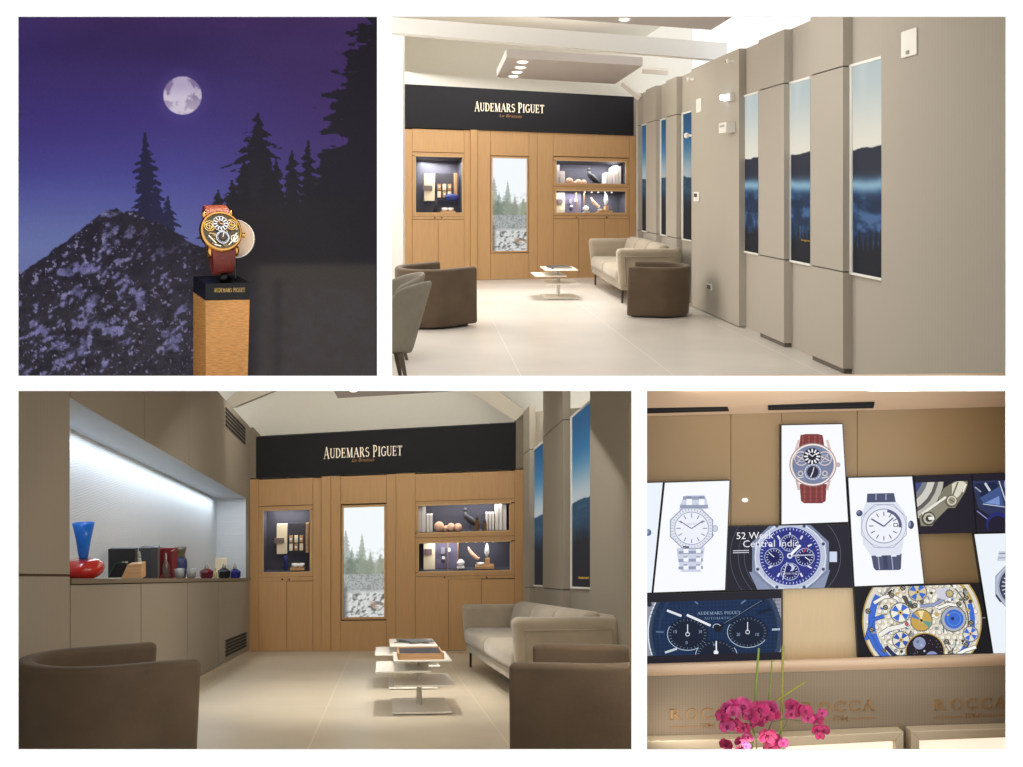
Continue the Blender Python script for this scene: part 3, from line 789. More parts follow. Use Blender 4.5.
    mb = MB(); hd = b0 - e * .05 * K + V((0, 0, .12 * K)); mb.ball(hd, .03 * K, n=12); mb.tube([hd, hd - e * .06 * K], [.014 * K, .002], 8); mb.build('head', M_bird, t, smooth=True)
    mb = MB(); mb.tube([b0 + e * .03 * K, f(.575, .18, .02)], .008, 6); mb.build('leg', M_bird, t)
    if sal == 'dim':
        for u, h, lab in ((.645, .4, 'left'), (.725, .3, 'right')):
            t = thing('bottle', '%s of two brown bottles with dark stoppers in the upper case of the dim salon' % lab, 'bottle', f(u, .08, .01), 'brown bottles in the dim salon')
            mb = MB(); nbox(f, u - .023, u + .023, .01, h, .06, .1, mb); mb.build('body', M_amber, t, bevel=.006)
            mb = MB(); c = f(u, .08, h); mb.tube([c, c + V((0, 0, .03)), c + V((0, 0, .05)), c + V((0, 0, .08))], [.024, .02, .01, .008], 10); mb.build('stopper', M_bird, t, smooth=True)
    area('case_lamp', f(.5, .12, .96), f(.5, .2, 0), 1.0, .15, g['lampR'], (1, .97, .95))
    # ---- lower right case
    lo = g['Rh'][1][1]; f = local(B, lo, .34)
    mb = MB(); nbox(f, .06, .185, .01, .98, .2, .28, mb); small('display_board', 'cream backboard at left in the %s salon\'s lower case' % sal, 'display board', mb, M_card)
    mb = MB(); nbox(f, .07, .15, .52, .7, .17, .199, mb); small('name_plate', 'mauve plate on the cream backboard in the %s salon\'s lower case' % sal, 'plate', mb, mat('mauve_plate', (120, 102, 108), .6))
    mb = MB(); nbox(f, .19, .43, .01, .98, .25, .3, mb); small('display_board', 'violet grey backboard in the %s salon\'s lower case' % sal, 'display board', mb, mat('violet_grey_board', (96, 92, 118), .7))
    for (u, h, r, m_, lab) in ((.275, .4, .022, M_watchw, 'round white watch on the violet board'), (.27, .29, .03, M_slate, 'round black watch under the white one'), (.335, .66, .026, M_card, 'cream watch at the middle of the lower case')):
        mb = MB(); c = f(u, .2, h); mb.tube([c, c + B.n * .03], r, 14); small('watch', '%s of the %s salon' % (lab, sal), 'watch', mb, m_)
    mb = MB(); nbox(f, .25, .29, .52, .72, .2, .249, mb); small('card', 'small grey text card on the violet board of the %s salon' % sal, 'card', mb, mat('grey_card', (130, 128, 142), .7))
    for u, lab in ((.32, 'left'), (.43, 'right')):
        mb = MB(); mb.tube([f(u, .1, .02), f(u, .1, .95)], .008, 6); small('rod', '%s thin brass rod in the %s salon\'s lower case' % (lab, sal), 'rod', mb, M_brass, 'brass rods in the %s salon' % sal)
    t = thing('cup', 'white domed cup beside the brass rod in the %s salon\'s lower case' % sal, 'cup', f(.46, .12, .12))
    mb = MB(); mb.lathe([(.03, 0), (.055, .02), (.05, .05), (.02, .075), (.004, .08)], f(.46, .12, .18), 14); mb.build('dome', M_watchw, t, smooth=True)
    mb = MB(); nbox(f, .42, .5, .09, .12, .06, .2, mb); mb.build('base', M_watchw, t)
    mb = MB(); mb.tube([f(.36, .14, .05), f(.36, .12, .12), f(.36, .14, .05)], .003, 4)
    mb = MB(); pth = [f(a, .14, b) for a, b in ((.54, .76), (.555, .66), (.58, .54), (.62, .42), (.65, .37), (.67, .4))]; mb.tube(pth, [.006, .018, .026, .028, .02, .005], 10)
    small('carved_branch', 'curved pale wooden carving in the %s salon\'s lower case' % sal, 'carving', mb, M_ball, smooth=True)
    mb = MB(); c = f(.745, .12, .42); mb.tube([c, c + V((0, 0, .06)), c + V((0, 0, .13)), c + V((0, 0, .19))], [.012, .035, .028, .006], 10)
    small('figurine', 'small silvery figurine standing on a wooden block in the %s salon' % sal, 'figurine', mb, mat('silvery_glass', (205, 210, 212), .25), smooth=True)
    mb = MB(); nbox(f, .725, .775, .16, .38, .08, .16, mb); small('wooden_block', 'upright wooden block under the figurine in the %s salon' % sal, 'block', mb, M_ltwood)
    mb = MB(); nbox(f, .62, .82, .06, .155, .04, .22, mb); small('tray', 'wooden tray on the floor of the lower case of the %s salon' % sal, 'tray', mb, M_ltwood)
    mb = MB(); mb.lathe([(.03, 0), (.06, .03), (.055, .03), (.02, .006)], f(.675, .12, .16), 14); small('bowl', 'white bowl on the wooden tray in the %s salon\'s lower case' % sal, 'bowl', mb, M_watchw, smooth=True)
    sp = MB()
    for i in range(5):
        t = thing('spotlight', 'tiny round spot under the top of the lower case of the %s salon' % sal, 'spotlight', f(.43 + i * .095, .1, .96), 'case spots in the %s salon' % sal)
        mb = MB(); c = f(.43 + i * .095, .06, .955); mb.tube([c, c + V((0, 0, .03))], .016, 10); mb.build('housing', M_metal, t); mb = MB(); mb.ball(c, .013, n=8); mb.build('bulb', mat('spot_bulb', (255, 250, 235), emit=2.5), t, smooth=True)
    area('case_lamp', f(.5, .1, .93), f(.5, .2, 0), 1.0, .15, g['lampR'] * .8, (1, .97, .95))

# layout of the bright salon's wall
g2 = dict(band_l=404.5, band_r=633, sign=(474.3, 69.2, 111.4, 8.2, .035), sub=(499, 22, 117.6, 2.9), we=1.6, glow=1.08, k=.95, lampL=14, lampR=10,
    panels=[(404.5, 412, 129, 281, .01), (412, 464, 129.5, 152.5, .01), (464, 470, 130, 280.5, .01), (470, 477, 130, 280, .03), (477, 490.3, 130, 280, .01),
            (490.3, 528.7, 131, 156, .01), (490.3, 528.7, 253, 279.3, .01), (528.7, 537, 132, 279, .01), (537, 553, 132.5, 279, .01),
            (553, 629, 134, 157.2, .01), (629, 635.6, 135, 277, .01)],
    backing=[(404.5, 414, 129, 281), (463.8, 492.5, 130, 280), (527, 554.5, 132, 279), (627, 635.6, 135, 276), (412, 464, 129, 154), (553, 629, 133, 159), (412, 464, 215, 280.5), (553, 629, 215, 278), (490, 529, 130, 157), (490, 529, 252, 279.5)],
    L=(412, 464, 153, 281), Lh=[((412.2, 463.8, 153, 216.2), (415.2, 462.6, 156.3, 213.2))], Ld=[(412, 438, 219.5, 280.5), (438, 464, 219.5, 280.2), (412, 464, 216.3, 219.5)], Lk=[(434.5, 218), (441.5, 218)],
    win=(492.3, 526.6, 158.3, 251),
    Rr=(553, 629, 158, 278), Rh=[((553.2, 628.8, 158, 186.8), (555.3, 626.2, 160.6, 184.5)), ((553.2, 628.8, 187.2, 215.6), (555.3, 626.2, 190.3, 213.6))],
    Rd=[(553, 578.5, 219, 278.7), (578.5, 604, 219, 278), (604, 629, 219, 277.4), (553, 629, 215.8, 219)], Rk=[(576, 217.5), (606, 217.5)])
display_wall(B2, R2, 'bright', g2, None)
g3 = dict(band_l=256.5, band_r=515.5, sign=(324.3, 78, 458.2, 9.6, -.04), sub=(352, 22, 461.8, 3.6), we=2.2, glow=.95, k=1.0, lampL=4, lampR=5,
    panels=[(248.6, 258.8, 479, 651, .01), (258.8, 313, 478.5, 505.5, .01), (313, 321.5, 478, 651, .01), (321.5, 331, 476, 651, .035), (331, 340.8, 476, 651, .01),
            (340.8, 386.5, 475.5, 503.5, .01), (340.8, 386.5, 620.5, 651, .01), (386.5, 396, 474, 651, .01), (396, 415.3, 473, 650.7, .01),
            (415.3, 514.7, 472.5, 500, .01), (514.7, 525, 469.5, 650, .01)],
    backing=[(248.6, 262.5, 479, 651), (310.6, 343, 477, 651), (384.5, 416.8, 473.5, 650.8), (511.3, 525, 469.5, 650), (258, 314, 478.5, 508), (415, 515, 472, 502), (258, 314, 573.5, 651), (415, 515, 573.5, 650.5), (340, 387, 475, 506), (340, 387, 618, 651)],
    L=(258.8, 313, 506, 651), Lh=[((259, 312.8, 506, 576.6), (263, 310.4, 509.7, 572.6))], Ld=[(258.8, 286.7, 581, 651), (286.7, 313, 581, 651), (258.8, 313, 576.8, 581)], Lk=[(282.5, 579), (289.5, 579)],
    win=(343.8, 384.2, 507, 617),
    Rr=(415.3, 514.7, 500, 650), Rh=[((415.5, 514.5, 500.2, 536.4), (417.2, 510.2, 503.4, 532.6)), ((415.5, 514.5, 536.8, 575.4), (417.8, 511, 541.3, 571.8))],
    Rd=[(415.3, 448.5, 579, 650.5), (448.5, 481.5, 579, 650.3), (481.5, 514.7, 579, 650), (415.3, 514.7, 575.6, 579)], Rk=[(444.5, 577), (486.5, 577)])
display_wall(B3, R3, 'dim', g3, None)
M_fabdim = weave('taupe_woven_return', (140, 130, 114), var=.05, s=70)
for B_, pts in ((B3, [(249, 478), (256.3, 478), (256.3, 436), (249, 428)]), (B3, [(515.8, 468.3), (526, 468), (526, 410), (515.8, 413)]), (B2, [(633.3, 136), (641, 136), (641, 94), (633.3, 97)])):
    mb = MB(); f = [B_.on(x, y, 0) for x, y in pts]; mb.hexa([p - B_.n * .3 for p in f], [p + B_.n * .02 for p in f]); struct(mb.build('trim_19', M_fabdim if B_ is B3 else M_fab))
# ================================================================== LEFT WALL OF THE DIM SALON (niche, cabinets)
q3 = R3.W; oL, oB = -1.817, -2.2
dl = lambda x: -oL * F / (385 - x)
def lslab(mb, o0, o1, d0, d1, h0, h1, mi=0, cap=False):
    c = (lambda d, h: min(h, -.016 - d * R3.s)) if cap else (lambda d, h: h)
    mb.hexa([q3(o0, d0, h0), q3(o1, d0, h0), q3(o1, d1, h0), q3(o0, d1, h0)],
            [q3(o0, d0, c(d0, h1)), q3(o1, d0, c(d0, h1)), q3(o1, d1, c(d1, h1)), q3(o0, d1, c(d1, h1))], mi)
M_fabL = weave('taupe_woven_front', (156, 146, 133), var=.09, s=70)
MZ = 13.05
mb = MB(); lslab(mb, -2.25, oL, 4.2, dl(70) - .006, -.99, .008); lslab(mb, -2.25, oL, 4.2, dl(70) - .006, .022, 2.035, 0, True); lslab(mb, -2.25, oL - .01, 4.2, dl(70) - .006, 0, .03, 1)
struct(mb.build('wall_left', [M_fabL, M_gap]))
mb = MB(); lslab(mb, -2.2, oL - .003, dl(70), MZ, 1.036, 1.0415); struct(mb.build('trim_10', mat('soffit_painted_glow', (176, 184, 192), .6)))  # board added under the soffit; niche light's bluish glow put into its colour
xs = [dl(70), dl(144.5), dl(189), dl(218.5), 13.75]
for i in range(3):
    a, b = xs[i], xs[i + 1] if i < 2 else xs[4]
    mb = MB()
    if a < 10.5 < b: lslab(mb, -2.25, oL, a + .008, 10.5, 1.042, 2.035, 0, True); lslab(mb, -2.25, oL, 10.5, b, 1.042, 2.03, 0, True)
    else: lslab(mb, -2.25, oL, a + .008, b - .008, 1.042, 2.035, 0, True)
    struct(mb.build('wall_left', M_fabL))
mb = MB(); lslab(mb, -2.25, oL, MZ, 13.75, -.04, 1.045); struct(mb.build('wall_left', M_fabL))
M_niche = None
def niche_mat():
    m = bpy.data.materials.new('rippled_white_niche_lining'); n, l, b = nodes(m)
    b.inputs['Base Color'].default_value = (*lin((206, 212, 218)), 1); b.inputs['Roughness'].default_value = .55
    tc = n.new('ShaderNodeTexCoord'); w = n.new('ShaderNodeTexWave'); w.bands_direction = 'Z'; w.inputs['Scale'].default_value = 16; w.inputs['Distortion'].default_value = 2.5; w.inputs['Detail'].default_value = 1
    l.new(tc.outputs['Object'], w.inputs['Vector']); bp = n.new('ShaderNodeBump'); bp.inputs['Strength'].default_value = .16; bp.inputs['Distance'].default_value = .03
    l.new(w.outputs['Fac'], bp.inputs['Height']); l.new(bp.outputs[0], b.inputs['Normal']); return m
M_niche = niche_mat()
mb = MB(); mb.poly([q3(oB, dl(70), 0), q3(oB, MZ, 0), q3(oB, MZ, 1.05), q3(oB, dl(70), 1.05)]); mb.poly([q3(oB, MZ - .003, 0), q3(oL, MZ - .003, 0), q3(oL, MZ - .003, 1.042), q3(oB, MZ - .003, 1.042)])
struct(mb.build('wall_left', M_niche, weld=False))
tp = MB(); lslab(tp, oB, oL + .01, dl(70), 13.5, -.035, -.002); tag(tp.build('worktop', mat('taupe_worktop', (118, 104, 86), .5)), 'long taupe worktop of the lit wall niche, carrying vases and perfume', 'worktop')
cs = [dl(70), dl(141), dl(187.6), dl(218.5), 13.42]
labs = ['nearest low fabric-fronted cabinet under the lit niche, behind the left armchair', 'second low fabric-fronted cabinet under the lit niche', 'third low fabric-fronted cabinet under the lit niche', 'farthest low cabinet under the niche, with a slotted air grille']
for i in range(4):
    t = thing('low_cabinet', labs[i], 'cabinet', q3(-2.0, (cs[i] + cs[i + 1]) / 2, -.99), 'low cabinets under the lit niche')
    mb = MB(); lslab(mb, -2.2, oL - .02, cs[i] + .004, cs[i + 1] - .004, -.985, -.04); mb.build('body', M_gap, t)
    mb = MB(); lslab(mb, oL - .02, oL, cs[i] + .01, cs[i + 1] - .01, -.96, -.042); mb.build('door', M_fabL, t)
mb = MB(); lslab(mb, oL - .02, oL + .012, 5.8, 13.4, -.99, -.965); struct(mb.build('baseboard_left', mat('pale_metal_toe', (196, 184, 164), .4)))
M_slot = mat('grille_slot', (16, 14, 13), .9)
def grille(label, d0, d1, h0, h1, n):
    t = thing('air_grille', label, 'air grille', q3(oL + .004, (d0 + d1) / 2, h0))
    mb = MB(); lslab(mb, oL, oL + .006, d0, d1, h0, h1); mb.build('plate', M_fabL, t)
    for k in range(n):
        hh = h0 + (h1 - h0) * (k + .5) / n; mb = MB(); lslab(mb, oL + .006, oL + .011, d0 + .05, d1 - .05, hh - .015, hh + .015); mb.build('slot', M_slot, t)
grille('dark slotted air grille high on the left wall beside the fascia', 11.3, 13.0, 1.72, 1.95, 5)
grille('dark slotted air grille low on the farthest cabinet door', 11.3, 13.1, -.9, -.7, 5)

# ---- goods along the niche
def spot(x, yb=576, o=-2.0):
    d = -o * F / (385 - x); return q3(o, d, 0), d / F
def item(name, label, cat, x, yb, builder, group=None, o=-1.99):
    c, k = spot(x, yb, o); return builder(name, label, cat, c, k, group)
def boxy(w, h, dp, m, yaw=0, bevel=.004, parts=None):
    def f(name, label, cat, c, k, group):
        R = Matrix.Rotation(math.radians(yaw), 3, 'Z'); W_, H_ = w * k, h * k
        pts = [(-W_ / 2, -dp / 2), (W_ / 2, -dp / 2), (W_ / 2, dp / 2), (-W_ / 2, dp / 2)]
        lo = [c + R @ V((a, b, 0)) for a, b in pts]; mb = MB(); mb.hexa(lo, [p + V((0, 0, H_)) for p in lo])
        return tag(mb.build(name, m, None, bevel=bevel, seg=2), label, cat, group)
    return f
def turned(prof, m, sm=True):
    def f(name, label, cat, c, k, group):
        mb = MB(); mb.lathe([(r * k, h * k) for r, h in prof], c, 28); return tag(mb.build(name, m, None, smooth=True), label, cat, group)
    return f
M_red = mat('glossy_red_glass', (190, 36, 30), .2, coat=.6)
M_bluegl = mat('blue_glass', (26, 110, 214), .3, var=.12, scale=60, spec=.4)
M_blackbox = mat('black_lacquer_box', (30, 32, 36), .35)
item('vase', 'flattened glossy red glass vase at the near end of the niche', 'vase', 83, 576, turned([(10, 0), (15, 1), (19, 5), (20.5, 9.5), (19, 14), (14, 18), (8, 19.3), (7, 19)], M_red))
item('vase', 'tall blue glass cone vase standing on the flat red vase', 'vase', 83.5, 557, lambda n, l_, c_, c, k, g: turned([(4, 19.4), (5, 24), (7, 38), (10.5, 55), (10, 55), (6.4, 38), (4, 26)], M_bluegl)(n, l_, c_, c, k, g))
def blackbox(name, label, cat, c, k, group):
    t = thing(name, label, cat, c); 
    mb = MB(); lo = [c + V(p) for p in ((-13 * k, 0, 0), (13 * k, .02, 0), (13 * k, .08, 0), (-13 * k, .06, 0))]; mb.hexa(lo, [p + V((0, 0, 29 * k)) for p in lo]); mb.build('box', M_blackbox, t, bevel=.003)
    mb = MB(); mb.tube([c + V((-12 * k, -.006, 2 * k)), c + V((-6 * k, -.004, 14 * k)), c + V((3 * k, 0, 17 * k)), c + V((12 * k, .014, 5 * k))], .006, 6); mb.build('ribbon', mat('dark_green_ribbon', (50, 70, 62), .6), t)
    mb = MB(); mb.box(-0, 7 * k, -.003, .0, 15.5 * k, 16.4 * k); mb.v = [tuple(c + V(p)) for p in mb.v]; mb.build('lettering', M_card, t); return t
item('gift_box', 'large black square box with faint ribbon beside the red vase', 'box', 121, 576, blackbox, o=-2.05)
def wedge(name, label, cat, c, k, group):
    mb = MB(); pts = [(-10.5, 0), (10, 0), (10, 15), (-4, 14)]
    mb.hexa([c + V((x * k, -.02, z * k)) for x, z in pts], [c + V((x * k, .07, z * k)) for x, z in pts]); return tag(mb.build(name, M_ltwood, None, bevel=.003), label, cat)
item('wooden_wedge', 'pale wooden wedge-shaped stand in front of the black box', 'stand', 132.5, 576, wedge, o=-1.93)
def bottle(m_body, m_cap, w, h, neck=.45, sq=False):
    def f(name, label, cat, c, k, group):
        t = thing(name, label, cat, c, group); mb = MB(); W_ = w / 2
        if sq: mb.lathe([(W_ * k * .9, 0), (W_ * k * 1.1, h * .1 * k), (W_ * k * 1.15, h * .45 * k), (W_ * k * .6, h * .58 * k), (W_ * k * .3, h * .62 * k)], c, 6)
        else: mb.lathe([(W_ * k * .8, 0), (W_ * k, h * .06 * k), (W_ * k, h * .5 * k), (W_ * k * .45, h * .66 * k), (W_ * k * .35, h * .75 * k)], c, 18)
        mb.build('body', m_body, t, smooth=not sq)
        mb = MB(); z = (.62 if sq else .75) * h * k
        mb.lathe([(W_ * k * .3, z), (W_ * k * .42, z + h * .06 * k), (W_ * k * .3, z + h * .16 * k), (W_ * k * .1, h * k)], c, 12); mb.build('stopper', m_cap, t, smooth=True); return t
    return f
M_gl = mat('grey_glass', (150, 146, 136), .15, spec=.8)
item('bottle', 'clear glass bottle with tall stopper behind the wooden wedge', 'bottle', 139.5, 576, bottle(M_gl, M_gl, 8, 27), o=-2.0)
item('presentation_box', 'wide dark upright box left of the slim grey box', 'box', 147, 576, boxy(13, 31, .1, mat('dark_slate_box', (52, 58, 64), .4)), o=-2.07)
item('presentation_box', 'slim dark grey upright box with silver edge in the middle of the niche', 'box', 155.5, 576, boxy(6.5, 32, .14, mat('grey_box', (60, 60, 62), .4), 12), o=-2.0)
def redbox(name, label, cat, c, k, group):
    t = thing(name, label, cat, c)
    mb = MB(); mb.box(-7.5 * k, 7.5 * k, .05, .08, 0, 29 * k); mb.box(-7.5 * k, -6 * k, -.06, .05, 0, 29 * k); mb.box(5.5 * k, 7.5 * k, -.06, .05, 0, 28 * k); mb.box(-6 * k, 5.5 * k, -.06, .05, 0, 2.4 * k)
    mb.v = [tuple(c + V(p)) for p in mb.v]; mb.build('case', mat('crimson_lining', (112, 18, 26), .6), t); 
    mb = MB(); mb.box(-9.6 * k, -7.5 * k, -.08, .08, 0, 29.5 * k); mb.v = [tuple(c + V(p)) for p in mb.v]; mb.build('lid', M_blackbox, t)
    return t
item('bottle_case', 'open crimson upright case holding a decanter, in the middle of the niche', 'case', 167, 576, redbox, o=-2.02)
item('decanter', 'cut glass decanter with stopper standing inside the crimson case', 'decanter', 166, 575, bottle(mat('dark_crystal', (92, 70, 66), .15, spec=.9), M_gl, 6.5, 25), o=-1.985)
def bluevase(name, label, cat, c, k, group):
    t = thing(name, label, cat, c)
    mb = MB(); mb.lathe([(r * k, h * k) for r, h in ((4.6, 0), (5.6, 2), (6.6, 12), (6.4, 17), (4.6, 21))], c, 24); mb.build('body', mat('matte_navy_glaze', (44, 50, 92), .4), t, smooth=True)
    mb = MB(); mb.lathe([(r * k, h * k) for r, h in ((4.6, 21), (4.2, 23), (5, 27), (6.6, 30.5), (6.2, 30.5), (4, 24))], c, 24); mb.build('neck', mat('olive_bronze_glaze', (92, 84, 66), .35), t, smooth=True)
item('vase', 'navy vase with bronze flared neck behind two drinking glasses', 'vase', 180.5, 576, bluevase, o=-2.06)
for x, lab in ((179.5, 'left of two small glass tumblers in front of the navy vase'), (191.5, 'right of two small glass tumblers, beside the navy vase')):
    def tumb(name, label, cat, c, k, group):
        mb = MB(); mb.lathe([(r * k, h * k) for r, h in ((3, 0), (4.2, .8), (4.9, 9), (4.5, 9), (3.8, 2.5), (0.1, 2.2))], c, 20); return tag(mb.build(name, mat('tumbler_glass', (130, 132, 130), .12, spec=.9), None, smooth=True), label, cat, group)
    item('tumbler', lab, 'glass', x, 576, tumb, 'glass tumblers on the niche worktop', o=-1.88)
item('perfume_bottle', 'wine red faceted perfume bottle right of the tumblers', 'perfume bottle', 206.5, 576, bottle(mat('wine_glass', (96, 22, 40), .2), M_gl, 12, 15, sq=True), o=-1.98)
item('card', 'cream square card standing at the back of the niche', 'card', 220, 570, boxy(14, 20, .02, M_card), o=-2.14)
item('perfume_bottle', 'tiny golden bottle between the wine red and black bottles', 'perfume bottle', 215.5, 576, bottle(mat('golden_glass', (190, 170, 120), .2), M_gl, 3.6, 10), o=-1.95)
item('perfume_bottle', 'black faceted perfume bottle in front of the cream card', 'perfume bottle', 224, 576, bottle(mat('black_glass', (24, 24, 26), .2), M_gl, 11, 16, sq=True), o=-1.93)
item('perfume_bottle', 'blue faceted perfume bottle at the far end of the niche', 'perfume bottle', 235, 576, bottle(mat('blue_perfume_glass', (28, 34, 110), .2), M_gl, 10, 15, sq=True), o=-1.93)

# ---- ceiling details of the dim salon
mb = MB(); a = [P(331, 386.8, 8.6), P(470, 386, 9), P(466, 390.5, 10.6), P(338, 398.2, 10.2)]; mb.hexa(a, [p + V((0, 0, .028)) for p in a])
pn = tag(mb.build('ceiling_panel', M_greige), 'thin grey ceiling panel at the very top of the dim salon view', 'ceiling panel')
mb = MB(); c = P(353.5, 391, 9.2); mb.ball(c, .035, .035, .012, 12); mb.build('downlight', mat('downlight_glow', (255, 250, 240), emit=1.6), pn, smooth=True)
M_beamd = mat('painted_shade_beam', (190, 182, 166), .9)  # ceiling shade put into a darker cream for the two wedges
def bar(pts, d, dep, m):
    mb = MB(); f_ = [P(x, y, d) for x, y in pts]; mb.hexa(f_, [p + V((0, dep, 0)) for p in f_]); return struct(mb.build('trim_9', m))
bar([(462, 386), (492, 386), (526, 411), (515, 421)], 13.3, .25, M_beamd)
bar([(222, 404), (243, 386), (285, 386), (232, 408)], 12.8, .25, M_beamd)

# ================================================================== FURNITURE
def sharp_prism(mb, pts, z0, z1): mb.prism(pts, z0, z1)
def armchair(label, group):
    """barrel armchair, opening towards +x"""
    t = thing('armchair', label, 'armchair', (0, 0, 0), group)
    ro, th, xf = .355, .085, .33
    n = 28
    outer = [(xf, -ro)] + [(ro * math.cos(a) * 1.0 - .03, ro * math.sin(a)) for a in [math.radians(-90 - 180 * i / n) for i in range(n + 1)]] + [(xf, ro)]
    ri = ro - th
    inner = [(xf, ri)] + [(ri * math.cos(a) - .03, ri * math.sin(a)) for a in [math.radians(90 + 180 * i / n) for i in range(n + 1)]] + [(xf, -ri)]
    mb = MB(); m = len(outer)
    vs = []; 
    for z in (.03, .62):
        vs += [(x, y, z) for x, y in outer]; vs += [(x, y, z) for x, y in inner[::-1]]
    fs = []
    for i in range(m - 1):
        fs.append([i, i + 1, 2 * m + i + 1, 2 * m + i]); fs.append([m + i + 1, m + i, 3 * m + i, 3 * m + i + 1])
        fs.append([2 * m + i, 2 * m + i + 1, 3 * m + i + 1, 3 * m + i]); fs.append([m + i, m + i + 1, i + 1, i])
    fs += [[0, 2 * m, 3 * m, m], [m - 1, 2 * m - 1, 4 * m - 1, 3 * m - 1]]
    mb.add(vs, fs); mb.build('shell', M_velvet, t, smooth=True, bevel=.028, seg=4, world=False)
    mb = MB(); rs = ri - .006
    pts = [(xf - .01, -rs)] + [(rs * math.cos(a) - .03, rs * math.sin(a)) for a in [math.radians(-90 - 180 * i / 18) for i in range(19)]] + [(xf - .01, rs)]
    mb.prism(pts[::-1], .26, .41); mb.build('seat_cushion', M_velvet, t, smooth=True, bevel=.035, seg=4, world=False)
    mb = MB(); mb.prism(pts[::-1], .05, .255); mb.build('seat_base', M_velvet, t, smooth=True, bevel=.01, seg=2, world=False)
    mb = MB(); pts = [(x * .9, y * .9) for x, y in pts]; mb.prism(pts[::-1], 0, .05); mb.build('plinth', M_dark, t, world=False)
    return t
def put(t, R, o, d, yaw=0, pitch=0, roll=0, h=0):
    t.location = R.floor(o, d, h); t.rotation_euler = R.rot(yaw, pitch, roll).to_euler()
ac = armchair('brown velvet barrel armchair behind the two grey dining chairs of the bright salon', None)
put(ac, R2, (432.5 - 425) * 10.5 / F, 10.5, 36, 2)
c2 = copy_tree(ac); tag(c2, 'brown velvet barrel armchair in front of the sofa, at right in the bright salon'); put(c2, R2, (657 - 425) * 11.35 / F, 11.35, 161, 2.5); c2.scale = (.92,) * 3
c3 = copy_tree(ac); tag(c3, 'brown velvet barrel armchair cut off at lower left of the dim salon view'); put(c3, R3, (98.5 - 385) * 4.6 / F, 4.6, 30, 4.5, .6)
c4 = copy_tree(ac); tag(c4, 'brown velvet barrel armchair cut off at lower right of the dim salon view'); put(c4, R3, .975, 4.7, 162, 4.0, -.5)
for c in (ac, c2, c3, c4): c['group'] = 'brown velvet barrel armchairs'

def sofa(label, L, W_=.84):
    """sofa facing -x, near arm at -y"""
    t = thing('sofa', label, 'sofa', (0, 0, 0), 'beige velvet sofas')
    at = .15
    mb = MB(); mb.box(-W_ / 2 + .03, W_ / 2, -L / 2 + .02, L / 2 - .02, .17, .27); mb.build('frame', M_sofa, t, smooth=True, bevel=.02, world=False)
    for s_ in (-1, 1):
        y0 = s_ * (L / 2 - at); y1 = s_ * L / 2
        a, b = min(y0, y1), max(y0, y1)
        mb = MB(); mb.hexa([(-W_ / 2 + .02, a, .19), (W_ / 2, a, .19), (W_ / 2, b, .19), (-W_ / 2 + .02, b, .19)], [(-W_ / 2 - .03, a - (.03 if s_ < 0 else 0), .68), (W_ / 2, a - (.03 if s_ < 0 else 0), .68), (W_ / 2, b + (.03 if s_ > 0 else 0), .68), (-W_ / 2 - .03, b + (.03 if s_ > 0 else 0), .68)])
        arm = mb.build('arm', M_sofa, t, smooth=True, bevel=.055, seg=4, world=False)
        yy = y1 + s_ * .008
        k = lambda x, z: (x, yy + s_ * .03 * (z - .19) / .49, z)
        mb = MB(); mb.tube([k(-W_ / 2 + .09, .23), k(-W_ / 2 + .06, .585), k(W_ / 2 - .06, .585), k(W_ / 2 - .06, .23)], .007, 6); mb.build('piping', M_sofa, arm, smooth=True, world=False)
    mb = MB(); mb.hexa([(W_ / 2 - .16, -L / 2 + .05, .2), (W_ / 2, -L / 2 + .05, .2), (W_ / 2, L / 2 - .05, .2), (W_ / 2 - .16, L / 2 - .05, .2)], [(W_ / 2 - .12, -L / 2 + .05, .69), (W_ / 2 + .03, -L / 2 + .05, .69), (W_ / 2 + .03, L / 2 - .05, .69), (W_ / 2 - .12, L / 2 - .05, .69)])
    mb.build('backrest', M_sofa, t, smooth=True, bevel=.05, seg=4, world=False)
    Li = L - 2 * at - .01
    for i in range(2):
        a = -Li / 2 + i * Li / 2 + .004; b = a + Li / 2 - .008
        mb = MB(); mb.box(-W_ / 2 - .01, W_ / 2 - .14, a, b, .26, .43); mb.build('seat_cushion', M_sofa, t, smooth=True, bevel=.06, seg=5, world=False)
    for i in range(3):
        a = -Li / 2 + i * Li / 3 + .004; b = a + Li / 3 - .008
        mb = MB(); mb.hexa([(W_ / 2 - .33, a, .42), (W_ / 2 - .14, a, .42), (W_ / 2 - .14, b, .42), (W_ / 2 - .33, b, .42)], [(W_ / 2 - .24, a, .715), (W_ / 2 - .08, a, .715), (W_ / 2 - .08, b, .715), (W_ / 2 - .24, b, .715)])
        mb.build('back_cushion', M_sofa, t, smooth=True, bevel=.07, seg=5, world=False)
    for x in (-W_ / 2 + .07, W_ / 2 - .07):
        for y in (-L / 2 + .12, L / 2 - .12):
            mb = MB(); mb.tube([(x, y, 0), (x, y, .19)], .013, 8); mb.build('leg', M_dark, t, smooth='auto', world=False)
    return t
s_b = sofa('beige velvet sofa along the fabric wall of the bright salon', 2.6, .76); put(s_b, R2, 2.45 + .35, 13.65, -1.4)
s_d = sofa('long beige velvet sofa along the right wall of the dim salon', 3.9, .80); put(s_d, R3, 1.325, 9.35, 1.4)

